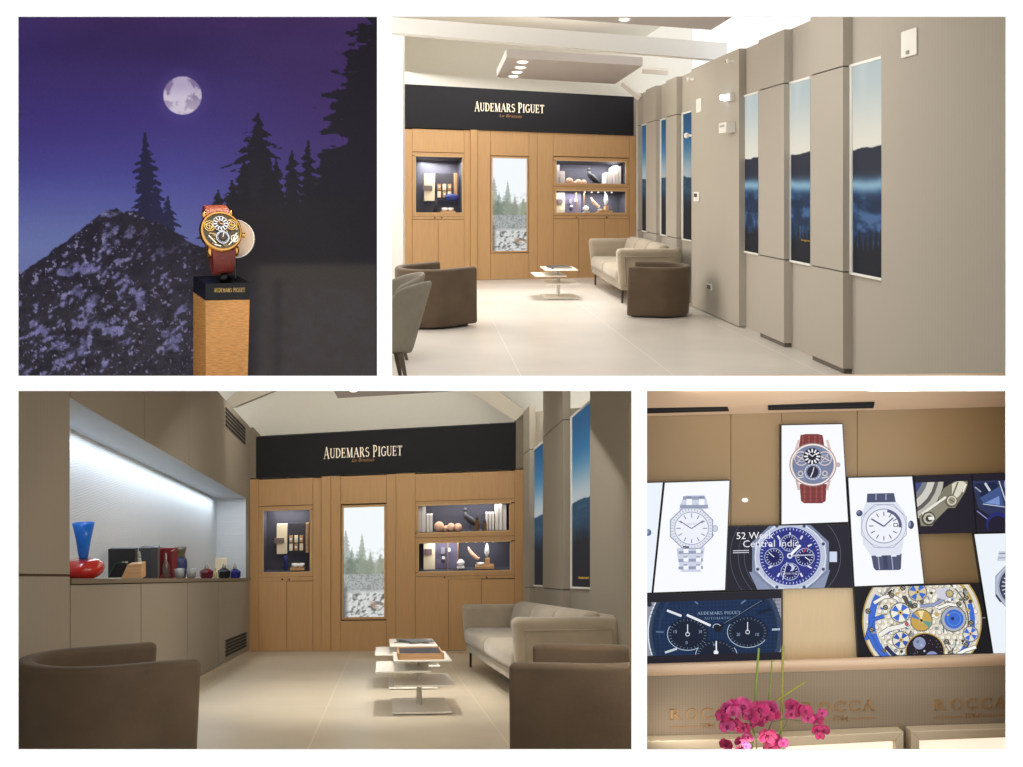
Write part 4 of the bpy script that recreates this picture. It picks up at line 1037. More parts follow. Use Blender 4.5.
def table(label, D=.55, group='tiered white coffee tables'):
    """stack of staggered white metal plates on one post"""
    t = thing('coffee_table', label, 'coffee table', (0, 0, 0), group)
    def plate(nm, x0, x1, z, y0=-D / 2, y1=D / 2, m=M_plate):
        mb = MB(); mb.box(x0, x1, y0, y1, z - .006, z + .006); return mb.build(nm, m, t, bevel=.002, seg=1, world=False)
    plate('base_plate', -.215, .215, .012); plate('lower_shelf', -.205, .235, .2); plate('middle_shelf', -.345, .06, .30); plate('table_top', -.215, .21, .375)
    mb = MB(); mb.tube([(-.01, 0, .015), (-.01, 0, .37)], .022, 12); mb.build('post', M_plate, t, smooth='auto', world=False)
    return t
t1 = table('tiered white coffee table in the bright salon, a dark book on top', .62); put(t1, R2, 1.76, 13.15)
def table_pair():
    a = table('nearer tiered white coffee table in the dim salon, with a wooden tray', .92); put(a, R3, .27, 7.68)
    b = table('farther tiered white coffee table in the dim salon, with magazines', 1.0); put(b, R3, .25, 9.35)
    return a, b
t2, t3 = table_pair()
def onroom(name, label, cat, R, o, d, h, build, yaw=0):
    t = thing(name, label, cat, R.floor(o, d, h)); t.rotation_euler = R.rot(yaw).to_euler(); build(t); return t
def bookb(w, l, hgt, col, pages=True):
    def f(t):
        mb = MB(); mb.box(-w / 2, w / 2, -l / 2, l / 2, hgt - .004, hgt); mb.box(-w / 2, w / 2, -l / 2, l / 2, 0, .004); mb.box(-w / 2, -w / 2 + .004, -l / 2, l / 2, 0, hgt); mb.build('cover', mat('cover_%d_%d_%d' % col, col, .35), t, world=False)
        mb = MB(); mb.box(-w / 2 + .005, w / 2 - .006, -l / 2 + .005, l / 2 - .005, .004, hgt - .004); mb.build('pages', mat('paper', (225, 220, 210), .8), t, world=False)
    return f
onroom('book', 'dark book lying on the coffee table of the bright salon', 'book', R2, 1.76, 13.1, .382, bookb(.26, .34, .03, (40, 44, 56)), 8)
onroom('magazine', 'black and white magazine on the farther coffee table of the dim salon', 'magazine', R3, .27, 9.35, .382, bookb(.27, .42, .02, (44, 46, 50)), -14)
onroom('magazine', 'grey magazine lying slantwise on top of the black one', 'magazine', R3, .28, 9.3, .403, bookb(.24, .36, .012, (104, 110, 116)), 20)
def tray(t):
    mb = MB(); w, l = .17, .36
    mb.box(-w, w, -l, l, 0, .01); mb.box(-w, w, -l, -l + .02, .01, .05); mb.box(-w, w, l - .02, l, .01, .05); mb.box(-w, -w + .012, -l, l, .01, .05); mb.box(w - .012, w, -l, l, .01, .05)
    mb.build('rim', M_ltwood, t, world=False)
    mb = MB(); mb.box(-w + .014, w - .014, -l + .022, l - .022, .01, .043); mb.build('lining', mat('dark_blue_lining', (44, 40, 50), .7), t, world=False)
onroom('tray', 'shallow wooden tray with dark lining on the nearer coffee table', 'tray', R3, .265, 7.72, .382, tray, 0)

def dining_chair(label):
    t = thing('dining_chair', label, 'dining chair', (0, 0, 0), 'grey upholstered dining chairs')
    # faces -x ; curved wrap-around back on +x side
    mb = MB(); n = 12; rows = 8; th = .035; vs = []
    def sh(a, z, off):
        tt = (z - .2) / .52; r = .235 + off + .02 * tt; lean = .13 * tt
        hz = z - (.10 * (abs(a) / 100) ** 2 * tt)
        return (r * math.cos(math.radians(a)) + lean - .02, r * math.sin(math.radians(a)) * 1.02, hz)
    A = [-100 + 200 * i / n for i in range(n + 1)]
    for off in (0, -th):
        for j in range(rows + 1):
            z = .2 + .52 * j / rows
            for a in A: vs.append(sh(a, z, off))
    m = n + 1; S = m * (rows + 1); fs = []
    for j in range(rows):
        for i in range(n):
            p = j * m + i; fs.append([p, p + 1, p + m + 1, p + m]); fs.append([S + p + 1, S + p, S + p + m, S + p + m + 1])
    for i in range(n): fs.append([i + 1, i, S + i, S + i + 1]); p = rows * m + i; fs.append([p, p + 1, S + p + 1, S + p])
    for j in range(rows): p = j * m; fs.append([p, p + m, S + p + m, S + p]); p = j * m + n; fs.append([p + m, p, S + p, S + p + m])
    mb.add(vs, fs); mb.build('backrest', M_chair, t, smooth=True, world=False, sub=1)
    mb = MB(); pts = [(.2 * math.cos(a) - (.1 if math.cos(a) < 0 else 0), .215 * math.sin(a)) for a in [2 * math.pi * i / 28 for i in range(28)]]
    mb.prism(pts, .21, .32); mb.build('seat', M_chair, t, smooth=True, bevel=.03, world=False)
    for x, y in ((-.2, -.15), (-.2, .15), (.14, -.16), (.14, .16)):
        mb = MB(); mb.tube([(x * .8, y * .85, .22), (x * 1.1, y * 1.1, .0)], [.022, .012], 10); mb.build('leg', M_leg, t, smooth='auto', world=False)
    return t
d1_ = dining_chair('nearer grey upholstered dining chair at the left edge of the bright salon')
d1_.location = V(((382 - CX) * 7.1 / F, 7.1, z0)); d1_.rotation_euler = (0, 0, math.radians(12))
d2_ = copy_tree(d1_); tag(d2_, 'grey upholstered dining chair half hidden behind the nearer one'); put(d2_, R2, (385 - 425) * 8.5 / F, 8.5, 12)
# ================================================================== MOONLIT MURAL BEHIND A WATCH ON A PLINTH
DM = 3.75
def booth(x0, x1, y0, y1, d, m, names, back=True):
    """closed box behind one opening"""
    a, b = P(x0, y0, DW), P(x1, y1, DW); X0, X1, Z1, Z0 = a.x, b.x, a.z, b.z
    k = d / DW
    for nm, pts in ((names[0], [(X0, DW + T, Z0), (X0, d, Z0 * 1), (X0, d, Z1), (X0, DW + T, Z1)]),):
        pass
    A = [V((X0, DW + T, Z0)), V((X1, DW + T, Z0)), V((X1, DW + T, Z1)), V((X0, DW + T, Z1))]
    cx = [P(x, y, d) for x, y in ((x0, y1), (x1, y1), (x1, y0), (x0, y0))]
    # side walls stand square to the white wall wherever that keeps the whole back in view, else splay outwards
    for i, nm in ((3, 'wall_left'), (1, 'wall_right'), (0, 'floor'), (2, 'ceiling')):
        j = (i + 1) % 4; q = MB(); q.poly([A[i], A[j], cx[j], cx[i]]); struct(q.build(nm, m, weld=False))
    if back: q = MB(); q.poly([p + V((0, .03, 0)) for p in cx]); struct(q.build('wall_back', m, weld=False))
M_dusk = mat('charcoal_wall', (34, 32, 40), .8)
booth(13, 383, 10, 381.5, DM + .01, M_dusk, ('wall_left',))
X0, X1, Y0, Y1 = 14, 382, 11, 380.5
nx, ny = 420, 420
gx, gy = np.meshgrid(np.linspace(X0, X1, nx), np.linspace(Y0, Y1, ny))
img = np.zeros((ny, nx, 3)) + np.array([52, 38, 84.])
img = mixc(img, sstep(30, 130, gy), (62, 50, 116)); img = mixc(img, sstep(110, 200, gy), (74, 74, 146)); img = mixc(img, sstep(165, 255, gy) * (1 - sstep(60, 260, gx) * .4), (104, 116, 166))
img = mixc(img, sstep(170, 380, gx) * .75, (66, 46, 92))
img = mixc(img, sstep(40, 0, gy - 5) * .4, (70, 44, 84))
img = mixc(img, (1 - sstep(10, 110, gx)) * (1 - sstep(20, 200, gy)) * .5, (58, 46, 104))
img = mixc(img, .12 * fbm(gx / 60, gy / 25, 3), (110, 90, 150))
# moon
mr = np.hypot(gx - 182.5, gy - 95.5); mn = fbm(gx / 7, gy / 7, 21)
moon = np.zeros_like(img) + np.array([206, 196, 214.]); moon = mixc(moon, sstep(.45, .62, mn) * (1 - sstep(88, 112, gy) * .6), (134, 118, 150)); moon = mixc(moon, sstep(100, 84, gy) * .35, (130, 110, 160))
img = mixc(img, (1 - sstep(18, 34, mr)) * .14, (120, 100, 180))
img = img * (1 - (1 - sstep(18.6, 19.6, mr))[..., None]) + moon * (1 - sstep(18.6, 19.6, mr))[..., None]
DARK = (38, 34, 42)
def firtree(img, cx, top, base, w, seed, col=DARK, lean=0, dense=1.0, whorl=5.5):
    t = np.clip((gy - top) / (base - top), 0, 1.2); c = cx + lean * t
    rs = np.random.RandomState(seed); ph = rs.rand() * 9
    side = np.where(gx < c, 1.0, -1.0)
    droop = np.abs(gx - c) * .35
    br = np.abs(np.sin((gy - droop + side * 2.1) / whorl * math.pi + ph)) ** 1.2
    hw = w * (t ** .75) * (.3 + .9 * (.35 + .65 * br) * (.2 + 1.5 * fbm(gx / 12 + seed, (gy - droop) / 4.2 + side * 7, seed, 3) ** 1.4 * 1.5)) * dense
    m = (np.abs(gx - c) < np.maximum(hw, .9)) & (gy > top)
    m = m * (1 - sstep(base, base + 8, gy))
    q = np.abs(gx - c) / np.maximum(hw, 1.0)
    leaf = sstep(.36, .56, fbm(gx / 3.2, gy / 2.4, seed + 3, 3) + .42 * (1 - q ** 1.3))
    trunk = (np.abs(gx - c) < 1.1) * (gy > top) * (1 - sstep(base, base + 8, gy))
    return mixc(img, np.maximum(m * np.clip(leaf, 0, 1), trunk * .8) * .95, col)
# left ridge
rx = [14, 22, 48, 62, 76, 92, 104, 116, 124, 134, 150, 168, 185, 200, 382]; ry = [277, 271, 254, 244, 233, 222, 212, 208, 214, 210, 220, 228, 240, 246, 250]
ridge = np.interp(gx, rx, ry) + 5 * (fbm(gx / 6, gx * 0, 4) - .5)
img = firtree(img, 145, 132, 236, 24, 13, (36, 34, 58), 2, .72, 7)
img = firtree(img, 168, 196, 236, 12, 5, (38, 36, 62), 0, .9, 5)
img = firtree(img, 156, 186, 226, 14, 6, (40, 38, 66), 0, .9, 5)
land = sstep(-.6, .8, gy - ridge)
base = np.zeros_like(img) + np.array([44, 40, 52.])
base = mixc(base, sstep(240, 330, gy) * .8, (56, 54, 60))
rk = fbm(gx / 9 + gy / 22, gy / 9, 40, 5); rk2 = fbm(gx / 4.5, gy / 4 + gx / 9, 44, 4); big = fbm(gx / 40, gy / 34, 50, 2)
slope = np.interp(gx, [14, 100, 190, 240, 260], [1, 1, .9, .5, 0])
L = sstep(.57, .66, rk * .55 + rk2 * .5 + (big - .5) * .25 - .012) * slope
L = L * np.clip(1 - np.exp(-(gy - ridge) / 10), 0, 1)
base = mixc(base, L * .55, (94, 90, 138)); base = mixc(base, sstep(.6, .68, rk * .5 + rk2 * .5 + (big - .5) * .2) * slope * .6, (136, 132, 180))
for cx_, cy_, rw, rh in ((86, 268, 22, 9), (66, 272, 14, 6), (172, 340, 14, 18), (108, 214, 12, 6), (78, 292, 12, 10), (120, 330, 12, 6), (140, 300, 10, 14), (40, 330, 14, 8), (60, 345, 16, 8), (94, 300, 12, 8)):
    g_ = np.exp(-(((gx - cx_) / rw) ** 2 + ((gy - cy_) / rh) ** 2)); base = mixc(base, sstep(.45, .75, g_ * (.3 + rk2 * 1.2)) * .7, (126, 122, 178))
base = mixc(base, sstep(.45, .3, rk) * .35, (24, 22, 30)); fine = fbm(gx / 2.4, gy / 2.4, 91, 3); base = mixc(base, sstep(.5, .62, fine) * .4 * slope, (34, 32, 42)); base = mixc(base, sstep(.66, .74, fine * .6 + rk2 * .45 + .02) * .7 * slope, (156, 150, 192))
base = mixc(base, np.exp(-((gx - 168) / 34) ** 2 - ((gy - 238) / 20) ** 2) * .85, (36, 33, 44))
img = img * (1 - land[..., None]) + base * land[..., None]
# middle and right firs
D2 = (34, 30, 38)
for a in ((258, 113, 290, 38, 21, 0, 1.2, 9), (244, 160, 290, 26, 31, 0, 1.1, 7), (268, 150, 290, 22, 32, 0, 1.1, 7), (232, 180, 300, 26, 22, 0, 1, 8), (292, 150, 300, 24, 23, 0, 1, 8), (308, 140, 300, 22, 24, 2, 1, 8), (276, 158, 300, 24, 25, 0, 1, 7), (218, 190, 290, 24, 27, 0, 1, 7), (326, 170, 300, 28, 28, 0, 1.1, 8)):
    img = firtree(img, a[0], a[1], a[2], a[3], a[4], D2, a[5], a[6], a[7])
# big fir at the right edge
edge = np.interp(gy, [11, 20, 45, 62, 78, 92, 98, 112, 122, 135, 142, 150, 165, 182, 210, 300], [364, 362, 352, 344, 346, 338, 326, 336, 324, 338, 348, 320, 318, 312, 300, 290]) + 44 * (fbm(gx / 9, gy / 4, 60, 4) - .5) + 5 * np.sin(gy / 3.1)
img = mixc(img, sstep(-2, 2, gx - edge) * .97, (36, 32, 40))
img = mixc(img, sstep(190, 216, gy + (gx - 260) * .1 + 14 * (fbm(gx / 8, gy / 6, 61) - .5)) * sstep(205, 232, gx) * (gx - 200 > 0), (38, 34, 38))
# grey reflection of the plinth painted into the mural's lower right
hz = sstep(255, 275, gy) * sstep(235, 262, gx); img = mixc(img, hz * .8, (58, 54, 54)); 
img = mixc(img, sstep(262, 268, gy) * sstep(255, 265, gx) * (1 - sstep(372, 378, gx)) * .5, (72, 66, 60))
img = mixc(img, np.exp(-((gx - 278) / 5) ** 2) * sstep(275, 285, gy) * .35, (36, 32, 34))
img = mixc(img, sstep(240, 258, gx) * sstep(283, 292, gy) * .15 * fbm(gx / 10, gy / 10, 70), (98, 86, 120))
img = mixc(img, (1 - sstep(377, 372, gx)) * 0, (0, 0, 0))
img = img + (np.random.RandomState(1).rand(ny, nx, 1) - .5) * 5
mur = picture('moonlit_mural', bil([P(X0, Y0, DM), P(X1, Y0, DM), P(X1, Y1, DM), P(X0, Y1, DM)]), img, vcol('mural_glow', emit=.93))
mur_t = mur; tag(mur, 'backlit mural of a full moon over fir trees and snowy rocks', 'mural')

# ---- plinth
D1 = 3.52; dp = .10
M_pw = mat('honey_oak_plinth', (196, 138, 72), .5, var=.3, scale=14, stretch=(3, 3, 26), bump=.1, bscale=60)
M_blk = mat('gloss_black_cap', (16, 16, 18), .25, spec=.25)
pl = thing('plinth', 'square honey oak plinth with glossy black cap in front of the mural', 'plinth', P(221, 381, D1 + .05))
def pq(tl, tr, br, bl, d, dl_): return [P(*bl, d), P(*br, d), P(*br, dl_), P(*bl, dl_)]
def wedgebox(ftl, ftr, fbr, fbl, btl, bbl, nm, m, bev):
    """front face corners (px) at D1; back-left edge px at D1+dp; the back-right is completed parallel"""
    f = [P(*fbl, D1), P(*fbr, D1), P(*ftr, D1), P(*ftl, D1)]
    b0, b3 = P(*bbl, D1 + dp), P(*btl, D1 + dp)
    b = [b0, b0 + (f[1] - f[0]), b3 + (f[2] - f[3]), b3]
    mb = MB(); mb.hexa(f, b); return mb.build(nm, m, pl, bevel=bev, seg=2)
wedgebox((205.5, 300), (249.6, 299.5), (247.6, 382), (206, 382), (193.3, 292), (193.3, 381), 'column', M_pw, .0)
wedgebox((205.3, 283.6), (249.8, 282.6), (249.8, 300), (205.5, 300.8), (193.2, 276.2), (193.2, 292.4), 'cap', M_blk, .001)
pt = Paint(D1 - .001); pt.serif('AUDEMARS PIGUET', 214, 292.3, 31, 4.2, (212, 172, 96), -.01); pt.build('lettering', mat('gold_lettering', (220, 180, 100), .35, metal=.5), pl)
# ---- cream disc
DD = 3.56
disc = thing('round_card', 'round cream disc with pale rim standing behind the watch', 'disc', P(236, 262, DD))
mb = MB(); mb.lathe([(18.6 * DD / F, -.004), (18.6 * DD / F, .004)], P(235.5, 239, DD), 48, axis='Y'); mb.build('face', mat('cream_disc', (206, 184, 160), .7), disc)
mb = MB(); k = DD / F; mb.lathe([(18.4 * k, .0052), (19.2 * k, .0052), (19.2 * k, -.004), (18.4 * k, -.004)], P(235.5, 239, DD), 48, axis='Y', cap=False); mb.build('rim', mat('white_rim', (240, 236, 228), .5), disc)
mb = MB(); mb.tube([P(235.5, 256, DD + .008), P(235.5, 278, DD + .008)], .004, 8); mb.build('support', M_dark, disc)
# ---- the watch
DWt = 3.49; kk = DWt / F * 1.06
wt = thing('watch', 'rose gold skeleton wristwatch on brown leather strap, standing on the black cap', 'watch', P(222, 277, DWt + .05))
cx, cy = 220.8, 232
c0 = P(cx, cy, DWt)
RW = Matrix.Rotation(math.radians(27), 3, 'Z') @ Matrix.Rotation(math.radians(-9), 3, 'X') @ Matrix.Rotation(math.radians(-7), 3, 'Y')
def wl(x, y, z): return c0 + RW @ V((x * kk, -z * kk, -y * kk))      # x right, y down (px), z towards viewer
def wlathe(prof, n=48, c=(0, 0)):
    mb = MB(); vs = []
    for r, h in prof:
        for q in range(n): a = 2 * math.pi * q / n; vs.append(wl(c[0] + r * math.cos(a), c[1] + r * math.sin(a), h))
    fs = [[i * n + q, i * n + (q + 1) % n, (i + 1) * n + (q + 1) % n, (i + 1) * n + q] for i in range(len(prof) - 1) for q in range(n)]
    mb.add(vs, fs + [list(range(n)), list(range((len(prof) - 1) * n, len(prof) * n))]); return mb
wlathe([(17, -5), (19.4, -3), (20, 0), (19.6, 2.4), (18.6, 3.6), (17.2, 3.8), (17, 2.2), (16.9, 1.6)]).build('case', M_gold, wt, smooth='auto')
M_strap = mat('chestnut_leather', (156, 78, 50), .4, var=.2, scale=90, bump=.3, bscale=200)
def strap(ys, name, m):
    mb = MB(); st = []
    for y, z, hw, th in ys: st.append([wl(-hw, y, z), wl(hw, y, z), wl(hw, y, z - th), wl(-hw, y, z - th)])
    vs = [p for s_ in st for p in s_]; fs = [[0, 1, 2, 3], [len(vs) - 4 + i for i in (3, 2, 1, 0)]]
    for i in range(len(st) - 1):
        for j in range(4): a = i * 4 + j; b = i * 4 + (j + 1) % 4; fs.append([a, b, b + 4, a + 4])
    mb.add(vs, fs); return mb.build(name, m, wt, smooth='auto', bevel=0)
strap([(-15, 1, 11.5, 3), (-20, .5, 11, 3), (-25, -2.5, 10.3, 3), (-29, -8, 9.8, 3), (-30.5, -15, 9.4, 3), (-28, -22, 9, 3), (-20, -27, 9, 3), (0, -29, 9, 3), (16, -27, 9, 3)], 'strap_upper', M_strap)
strap([(15, 1, 11, 3), (20, .5, 10.8, 3), (26, -2, 10.3, 3), (31, -6, 9.8, 3), (35, -12, 9.4, 3), (36, -18, 9, 3), (30, -24, 9, 3), (16, -27, 9, 3)], 'strap_lower', mat('dark_chestnut_leather', (118, 46, 36), .45, var=.2, scale=90, bump=.3, bscale=200))
for sx_, sy_ in ((-1, -1), (1, -1), (-1, 1), (1, 1)):
    mb = MB(); mb.tube([wl(sx_ * 12.5, sy_ * 15, -1), wl(sx_ * 12.6, sy_ * 19, -1), wl(sx_ * 12, sy_ * 22.5, -4)], [2.3 * kk, 2.1 * kk, 1.4 * kk], 10); mb.build('lug', M_gold, wt, smooth=True)
mb = MB(); mb.tube([wl(19, 3.5, -1), wl(22.5, 4.2, -1)], [2.6 * kk, 2.4 * kk], 14); mb.build('crown', M_gold, wt, smooth='auto')
mb = MB(); mb.tube([wl(0, 8, -30), wl(0, 30, -24), wl(1, 38, -18), wl(1, 42.5, -16)], [3.2 * kk, 3 * kk, 3.5 * kk, 6 * kk], 12); mb.build('stand', M_blk, wt, smooth=True)
pt = Paint(0, step=.00012, mapf=lambda x, y, e: wl(x, y, 1.7) + RW @ V((0, -e, 0)))
pt.disc(0, 0, 16.9, (86, 78, 62)); pt.ring(0, 0, 16.8, 1.2, (120, 104, 70))
rs = np.random.RandomState(5)
for i in range(60):
    a = rs.rand() * 6.28; r = 15 * rs.rand() ** .6; col = [(180, 150, 84), (70, 66, 60), (196, 190, 170), (52, 48, 44), (140, 116, 66)][rs.randint(5)]
    pt.disc(r * math.cos(a), r * math.sin(a), .5 + rs.rand() * 1.1, col, n=8)
for sx_ in (-1, 1):
    pt.ring(sx_ * 10.3, -5.5, 5.2, .9, (214, 170, 84)); pt.ring(sx_ * 10.3, -5.5, 3.2, .6, (240, 214, 150)); pt.line(sx_ * 10.3 - 4, -7, sx_ * 10.3 + 4, -4, .8, (220, 180, 100)); pt.line(sx_ * 10.3, -9, sx_ * 10.3, -1.5, .7, (200, 160, 90))
pt.disc(0, -7, 7.2, (30, 34, 46)); pt.ring(0, -7, 7.2, .6, (206, 206, 206)); pt.ticks(0, -7, 3, 6.4, 12, 1.1, (238, 240, 240)); pt.disc(0, -7, 2.2, (60, 46, 40)); pt.line(0, -7, -2.6, -11, .7, (236, 150, 80)); pt.line(0, -7, 3.4, -6, .7, (236, 200, 150))
pt.disc(0, 6.4, 6.2, (44, 42, 44)); pt.ring(0, 6.4, 6.2, .9, (206, 212, 222)); pt.ticks(0, 6.4, 4.2, 5.2, 24, .35, (225, 225, 230)); pt.disc(0, 6.4, 2.6, (80, 62, 50)); pt.line(0, 6.4, 1.6, 2.2, .6, (240, 240, 240))
for q in ((9, 9, 13.5, 3), (4, 14.5, 11, 8), (-13, 4, -7, 12), (-9, 13, -3, 15), (9, 12, 14, 6)): pt.line(*q, 1.1, (240, 232, 210)); 
pt.line(-12, 2, -6.5, 3, .9, (210, 170, 96)); pt.ring(10.5, 8.5, 3.6, .8, (228, 222, 208))
pt.build('dial', vcol('dial_print', rough=.3), wt)

# ================================================================== WALL OF SCREENS
DS = 3.55
M_wallS = mat('bronze_satin_wall', (150, 124, 88), .35, spec=.4)
M_peach = mat('peach_satin_soffit', (222, 192, 160), .45)
M_fabS = weave('woven_counter_front', (156, 140, 118), var=.1, s=30, sz=42)
for nm, pts, m in (('wall_left', [(638.5, 383), (638.5, 757), (638.5, 757), (638.5, 383)], M_wallS),):
    pass
booth(639.2, 1014, 383.8, 757, DS + .05, M_wallS, ('wall_left',))
def plate4(pts, d, th, mb=None, mi=0):
    own = mb is None; mb = mb or MB(); f = [P(x, y, d) for x, y in pts]; mb.hexa(f, [p + V((0, th, 0)) for p in f], mi); return mb
# back wall in vertical boards with faint joints
for i, (a, b) in enumerate(((630, 730.6), (731.2, 781.5), (782, 857), (857.6, 1020))):
    struct(plate4([(a, 404), (b, 404), (b, 672), (a, 672)], DS, .02).build('wall_back', M_wallS))
bl = MB(); plate4([(783, 588), (853.5, 588), (857.6, 662), (783, 664)], DS - .004, .004, bl); struct(bl.build('trim_40', mat('pale_champagne_panel', (206, 182, 142), .5, var=.04, stretch=(12, 1, .5))))
# soffit with two black slots
sf = MB(); fr = [P(636, 391 - 9, DS - .20), P(1016, 391 - 12, DS - .20), P(1016, 406.4, DS - .001), P(636, 416.6, DS - .001)]
sf.hexa(fr, [p + V((0, 0, .02)) for p in fr]); struct(sf.build('ceiling', M_peach))
def on_soffit(x, y):
    # ray against the soffit plane
    n = (fr[1] - fr[0]).cross(fr[3] - fr[0]).normalized(); r = V(((x - CX) / F, 1, (CY - y) / F)); return r * (fr[0].dot(n) / r.dot(n))
for pts, lab in (([(640, 408.2), (727.5, 406.6), (729, 411), (640, 413.4)], 'left black slot air diffuser in the peach soffit above the screens'), ([(768, 405.4), (874.5, 403.2), (873.5, 408), (768.2, 410)], 'right black slot air diffuser in the peach soffit above the screens')):
    t = thing('slot_diffuser', lab, 'air slot', on_soffit((pts[0][0] + pts[1][0]) / 2, pts[0][1]))
    mb = MB(); q = [on_soffit(x, y) for x, y in pts]; mb.hexa([p - V((0, 0, .001)) for p in q], [p + V((0, 0, .004)) for p in q]); mb.build('slot', mat('slot_black', (14, 13, 14), .8), t)
    mb = MB(); a, b = [(pts[0][0], pts[0][1] + 2.2), (pts[1][0] - 1, pts[1][1] + 2)]; mb.tube([on_soffit(*a) - V((0, 0, .0015)), on_soffit(*b) - V((0, 0, .0015))], .0012, 6); mb.build('blade', M_dark, t)

t = thing('downlight', 'downlight reflection on the bronze wall between two screens, added as a glowing disc', 'spotlight', P(745, 500, DS))
mb = MB(); k = DS / F; mb.lathe([(2.9 * k, 0), (2.9 * k, .004), (2.2 * k, .005)], P(744.8, 500, DS), 20, axis='Y'); mb.v = [(v[0], v[1], P(0, 500, DS).z + (v[2] - P(0, 500, DS).z) * .62) for v in mb.v]; mb.build('lens', mat('reflection_white', (255, 252, 244), emit=1.5), t)  # lamp reflection on the satin wall, built as a glowing disc

def screen(label, pts, th=.02, group='video screens on the bronze wall', e=0):
    t = thing('video_screen', label, 'screen', P(sum(p[0] for p in pts) / 4, max(p[1] for p in pts), DS - th), group)
    plate4(pts, DS - th - e, th - .001).build('housing', M_dark, t)
    pt = Paint(DS - th - e - .0005); pt.clip = None; return t, pt
WH = (248, 250, 255)
def inset(p, k=.8):
    cx_ = sum(q[0] for q in p) / 4; cy_ = sum(q[1] for q in p) / 4
    return [(x + (k if x < cx_ else -k), y + (k if y < cy_ else -k)) for x, y in p]
# left sliver screen
p = [(634, 483), (663.2, 482), (651.9, 593), (634, 594)]
t, pt = screen('white screen sliver at the far left, a second screen overlapping it', p); pt.clip = inset(p, .5); pt.poly(inset(p, .5), (236, 243, 252)); pt.disc(648, 532.5, 3.4, (92, 110, 150)); pt.disc(646.6, 532, 2.2, (160, 175, 200)); pt.line(664, 482, 652.3, 593, .8, (60, 60, 80)); pt.build('picture', M_screen, t)
# A: steel watch with white dial
p = [(664.2, 482), (730.2, 480), (725.7, 590.6), (652.8, 593.2)]
t, pt = screen('white portrait screen showing a steel bracelet watch with white dial', p); q = inset(p); pt.clip = q; pt.poly(q, WH)
c1, c2, c3 = (206, 212, 230), (150, 158, 182), (110, 116, 140)
pt.poly([(682, 500), (685, 495.5), (704, 495), (706.5, 499), (708.5, 509), (678.8, 510)], c1)
for a, b, c_, d_ in ((683, 496, 705, 500), (680, 504.5, 708, 508.5)): pt.line(a, (b + d_) / 2, c_, (b + d_) / 2, 3.4, c2)
for x in (686.5, 699): pt.poly([(x, 499), (x + 5.5, 499), (x + 5.5, 505), (x, 505)], (246, 248, 255)); pt.line(x, 497, x + 5, 497, 1, c3)
pt.poly([(676.5, 548), (705, 547), (703, 557), (700.5, 572), (681, 572), (678, 560)], c1)
for y in (552.5, 560.5, 568): pt.line(678.5, y, 703, y - .5, 3, c2)
for x in (683.5, 696): 
    for y in (548.5, 557, 565): pt.poly([(x, y), (x + 5, y), (x + 5, y + 4.5), (x, y + 4.5)], (244, 246, 252)); pt.line(x, y, x + 4, y, 1, c3)
pt.disc(691.6, 528.3, 23.2, (214, 219, 234), 22.2, 8, math.pi / 8); pt.ring(691.6, 528.3, 23.4, 1.1, c2, 22.4, 22.5, 382.5, 8); pt.ring(691.6, 528.3, 20.6, 3, (228, 231, 240), 19.8)
pt.ticks(691.6, 528.3, 18, 20.4, 40, .8, (176, 182, 200), .96); pt.disc(691.6, 528.3, 17.2, (238, 241, 250), 16.4); pt.ring(691.6, 528.3, 17.2, .7, c2, 16.5)
pt.ticks(691.6, 528.3, 11, 15.4, 12, .8, c3, .96); pt.line(691.6, 528.6, 680, 521, 1, c3); pt.line(691.6, 528.6, 703.4, 520.5, 1, c3); pt.serif('AUDEMARS PIGUET', 686.6, 524.5, 10, 1.4, c2)
pt.line(683, 546.7, 689, 547.2, 1.6, (70, 74, 92)); pt.disc(715.2, 528.5, 2.8, c1, 3.4); pt.ring(715.2, 528.5, 2.8, .6, c2, 3.4); pt.line(712.8, 533.6, 713, 536, .9, (60, 62, 80))
pt.build('picture', M_screen, t)
# B: rose gold watch on red-brown strap
p = [(780.9, 424.6), (843, 423.4), (848.8, 522.5), (780.9, 525)]
t, pt = screen('tall white screen at top centre showing a gold watch with brown strap', p); q = inset(p); pt.clip = q; pt.poly(q, WH)
br1, br2 = (126, 58, 58), (148, 80, 76)
pt.poly([(800.5, 435), (806, 434), (818, 434), (822.6, 435.2), (824.8, 449), (798.6, 449)], br1)
for x in (803, 809, 815, 820): pt.line(x, 436, x - .3 + (x - 811) * .05, 447, 1.7, br2)
for y in (438.6, 443): pt.line(800, y, 823.5, y, .5, (112, 44, 50))
pt.poly([(799.5, 484), (826.8, 484), (825.6, 501), (822, 503.3), (804, 503.3), (801, 501)], br1)
for x in (804.5, 810.5, 816.5, 822): pt.line(x, 486, x, 501.5, 1.8, br2)
for y in (489, 494, 498.6): pt.line(800.5, y, 826, y, .5, (112, 44, 50))
for sx_ in (-1, 1): pt.line(813 + sx_ * 14, 440, 813 + sx_ * 17, 450, 2.6, (216, 196, 190)); pt.line(813 + sx_ * 16.5, 480, 813 + sx_ * 14, 490, 2.6, (206, 184, 178))
pt.disc(813, 464.7, 23.6, (214, 192, 188), 21.8, 48); pt.ring(813, 464.7, 23.6, .8, (150, 126, 126), 21.8); pt.ring(813, 464.7, 22.4, 1, (246, 236, 232), 20.6); pt.disc(813, 464.7, 20.6, (118, 130, 160), 19.2, 40)
for k_ in range(14): pt.line(795 + k_ * 2.6, 474 + (k_ % 3) * 2, 797 + k_ * 2.5, 478 + (k_ % 4), .7, (150, 160, 186))
for x in (801.3, 824.7): pt.ring(x, 458.5, 7.2, 1, (220, 204, 202)); pt.ring(x, 458.5, 3.8, .7, (196, 184, 190)); pt.line(x - 5, 455.5, x + 5, 461, .9, (224, 206, 200)); pt.line(x + 3.5, 454, x - 4, 463, .8, (210, 196, 196))
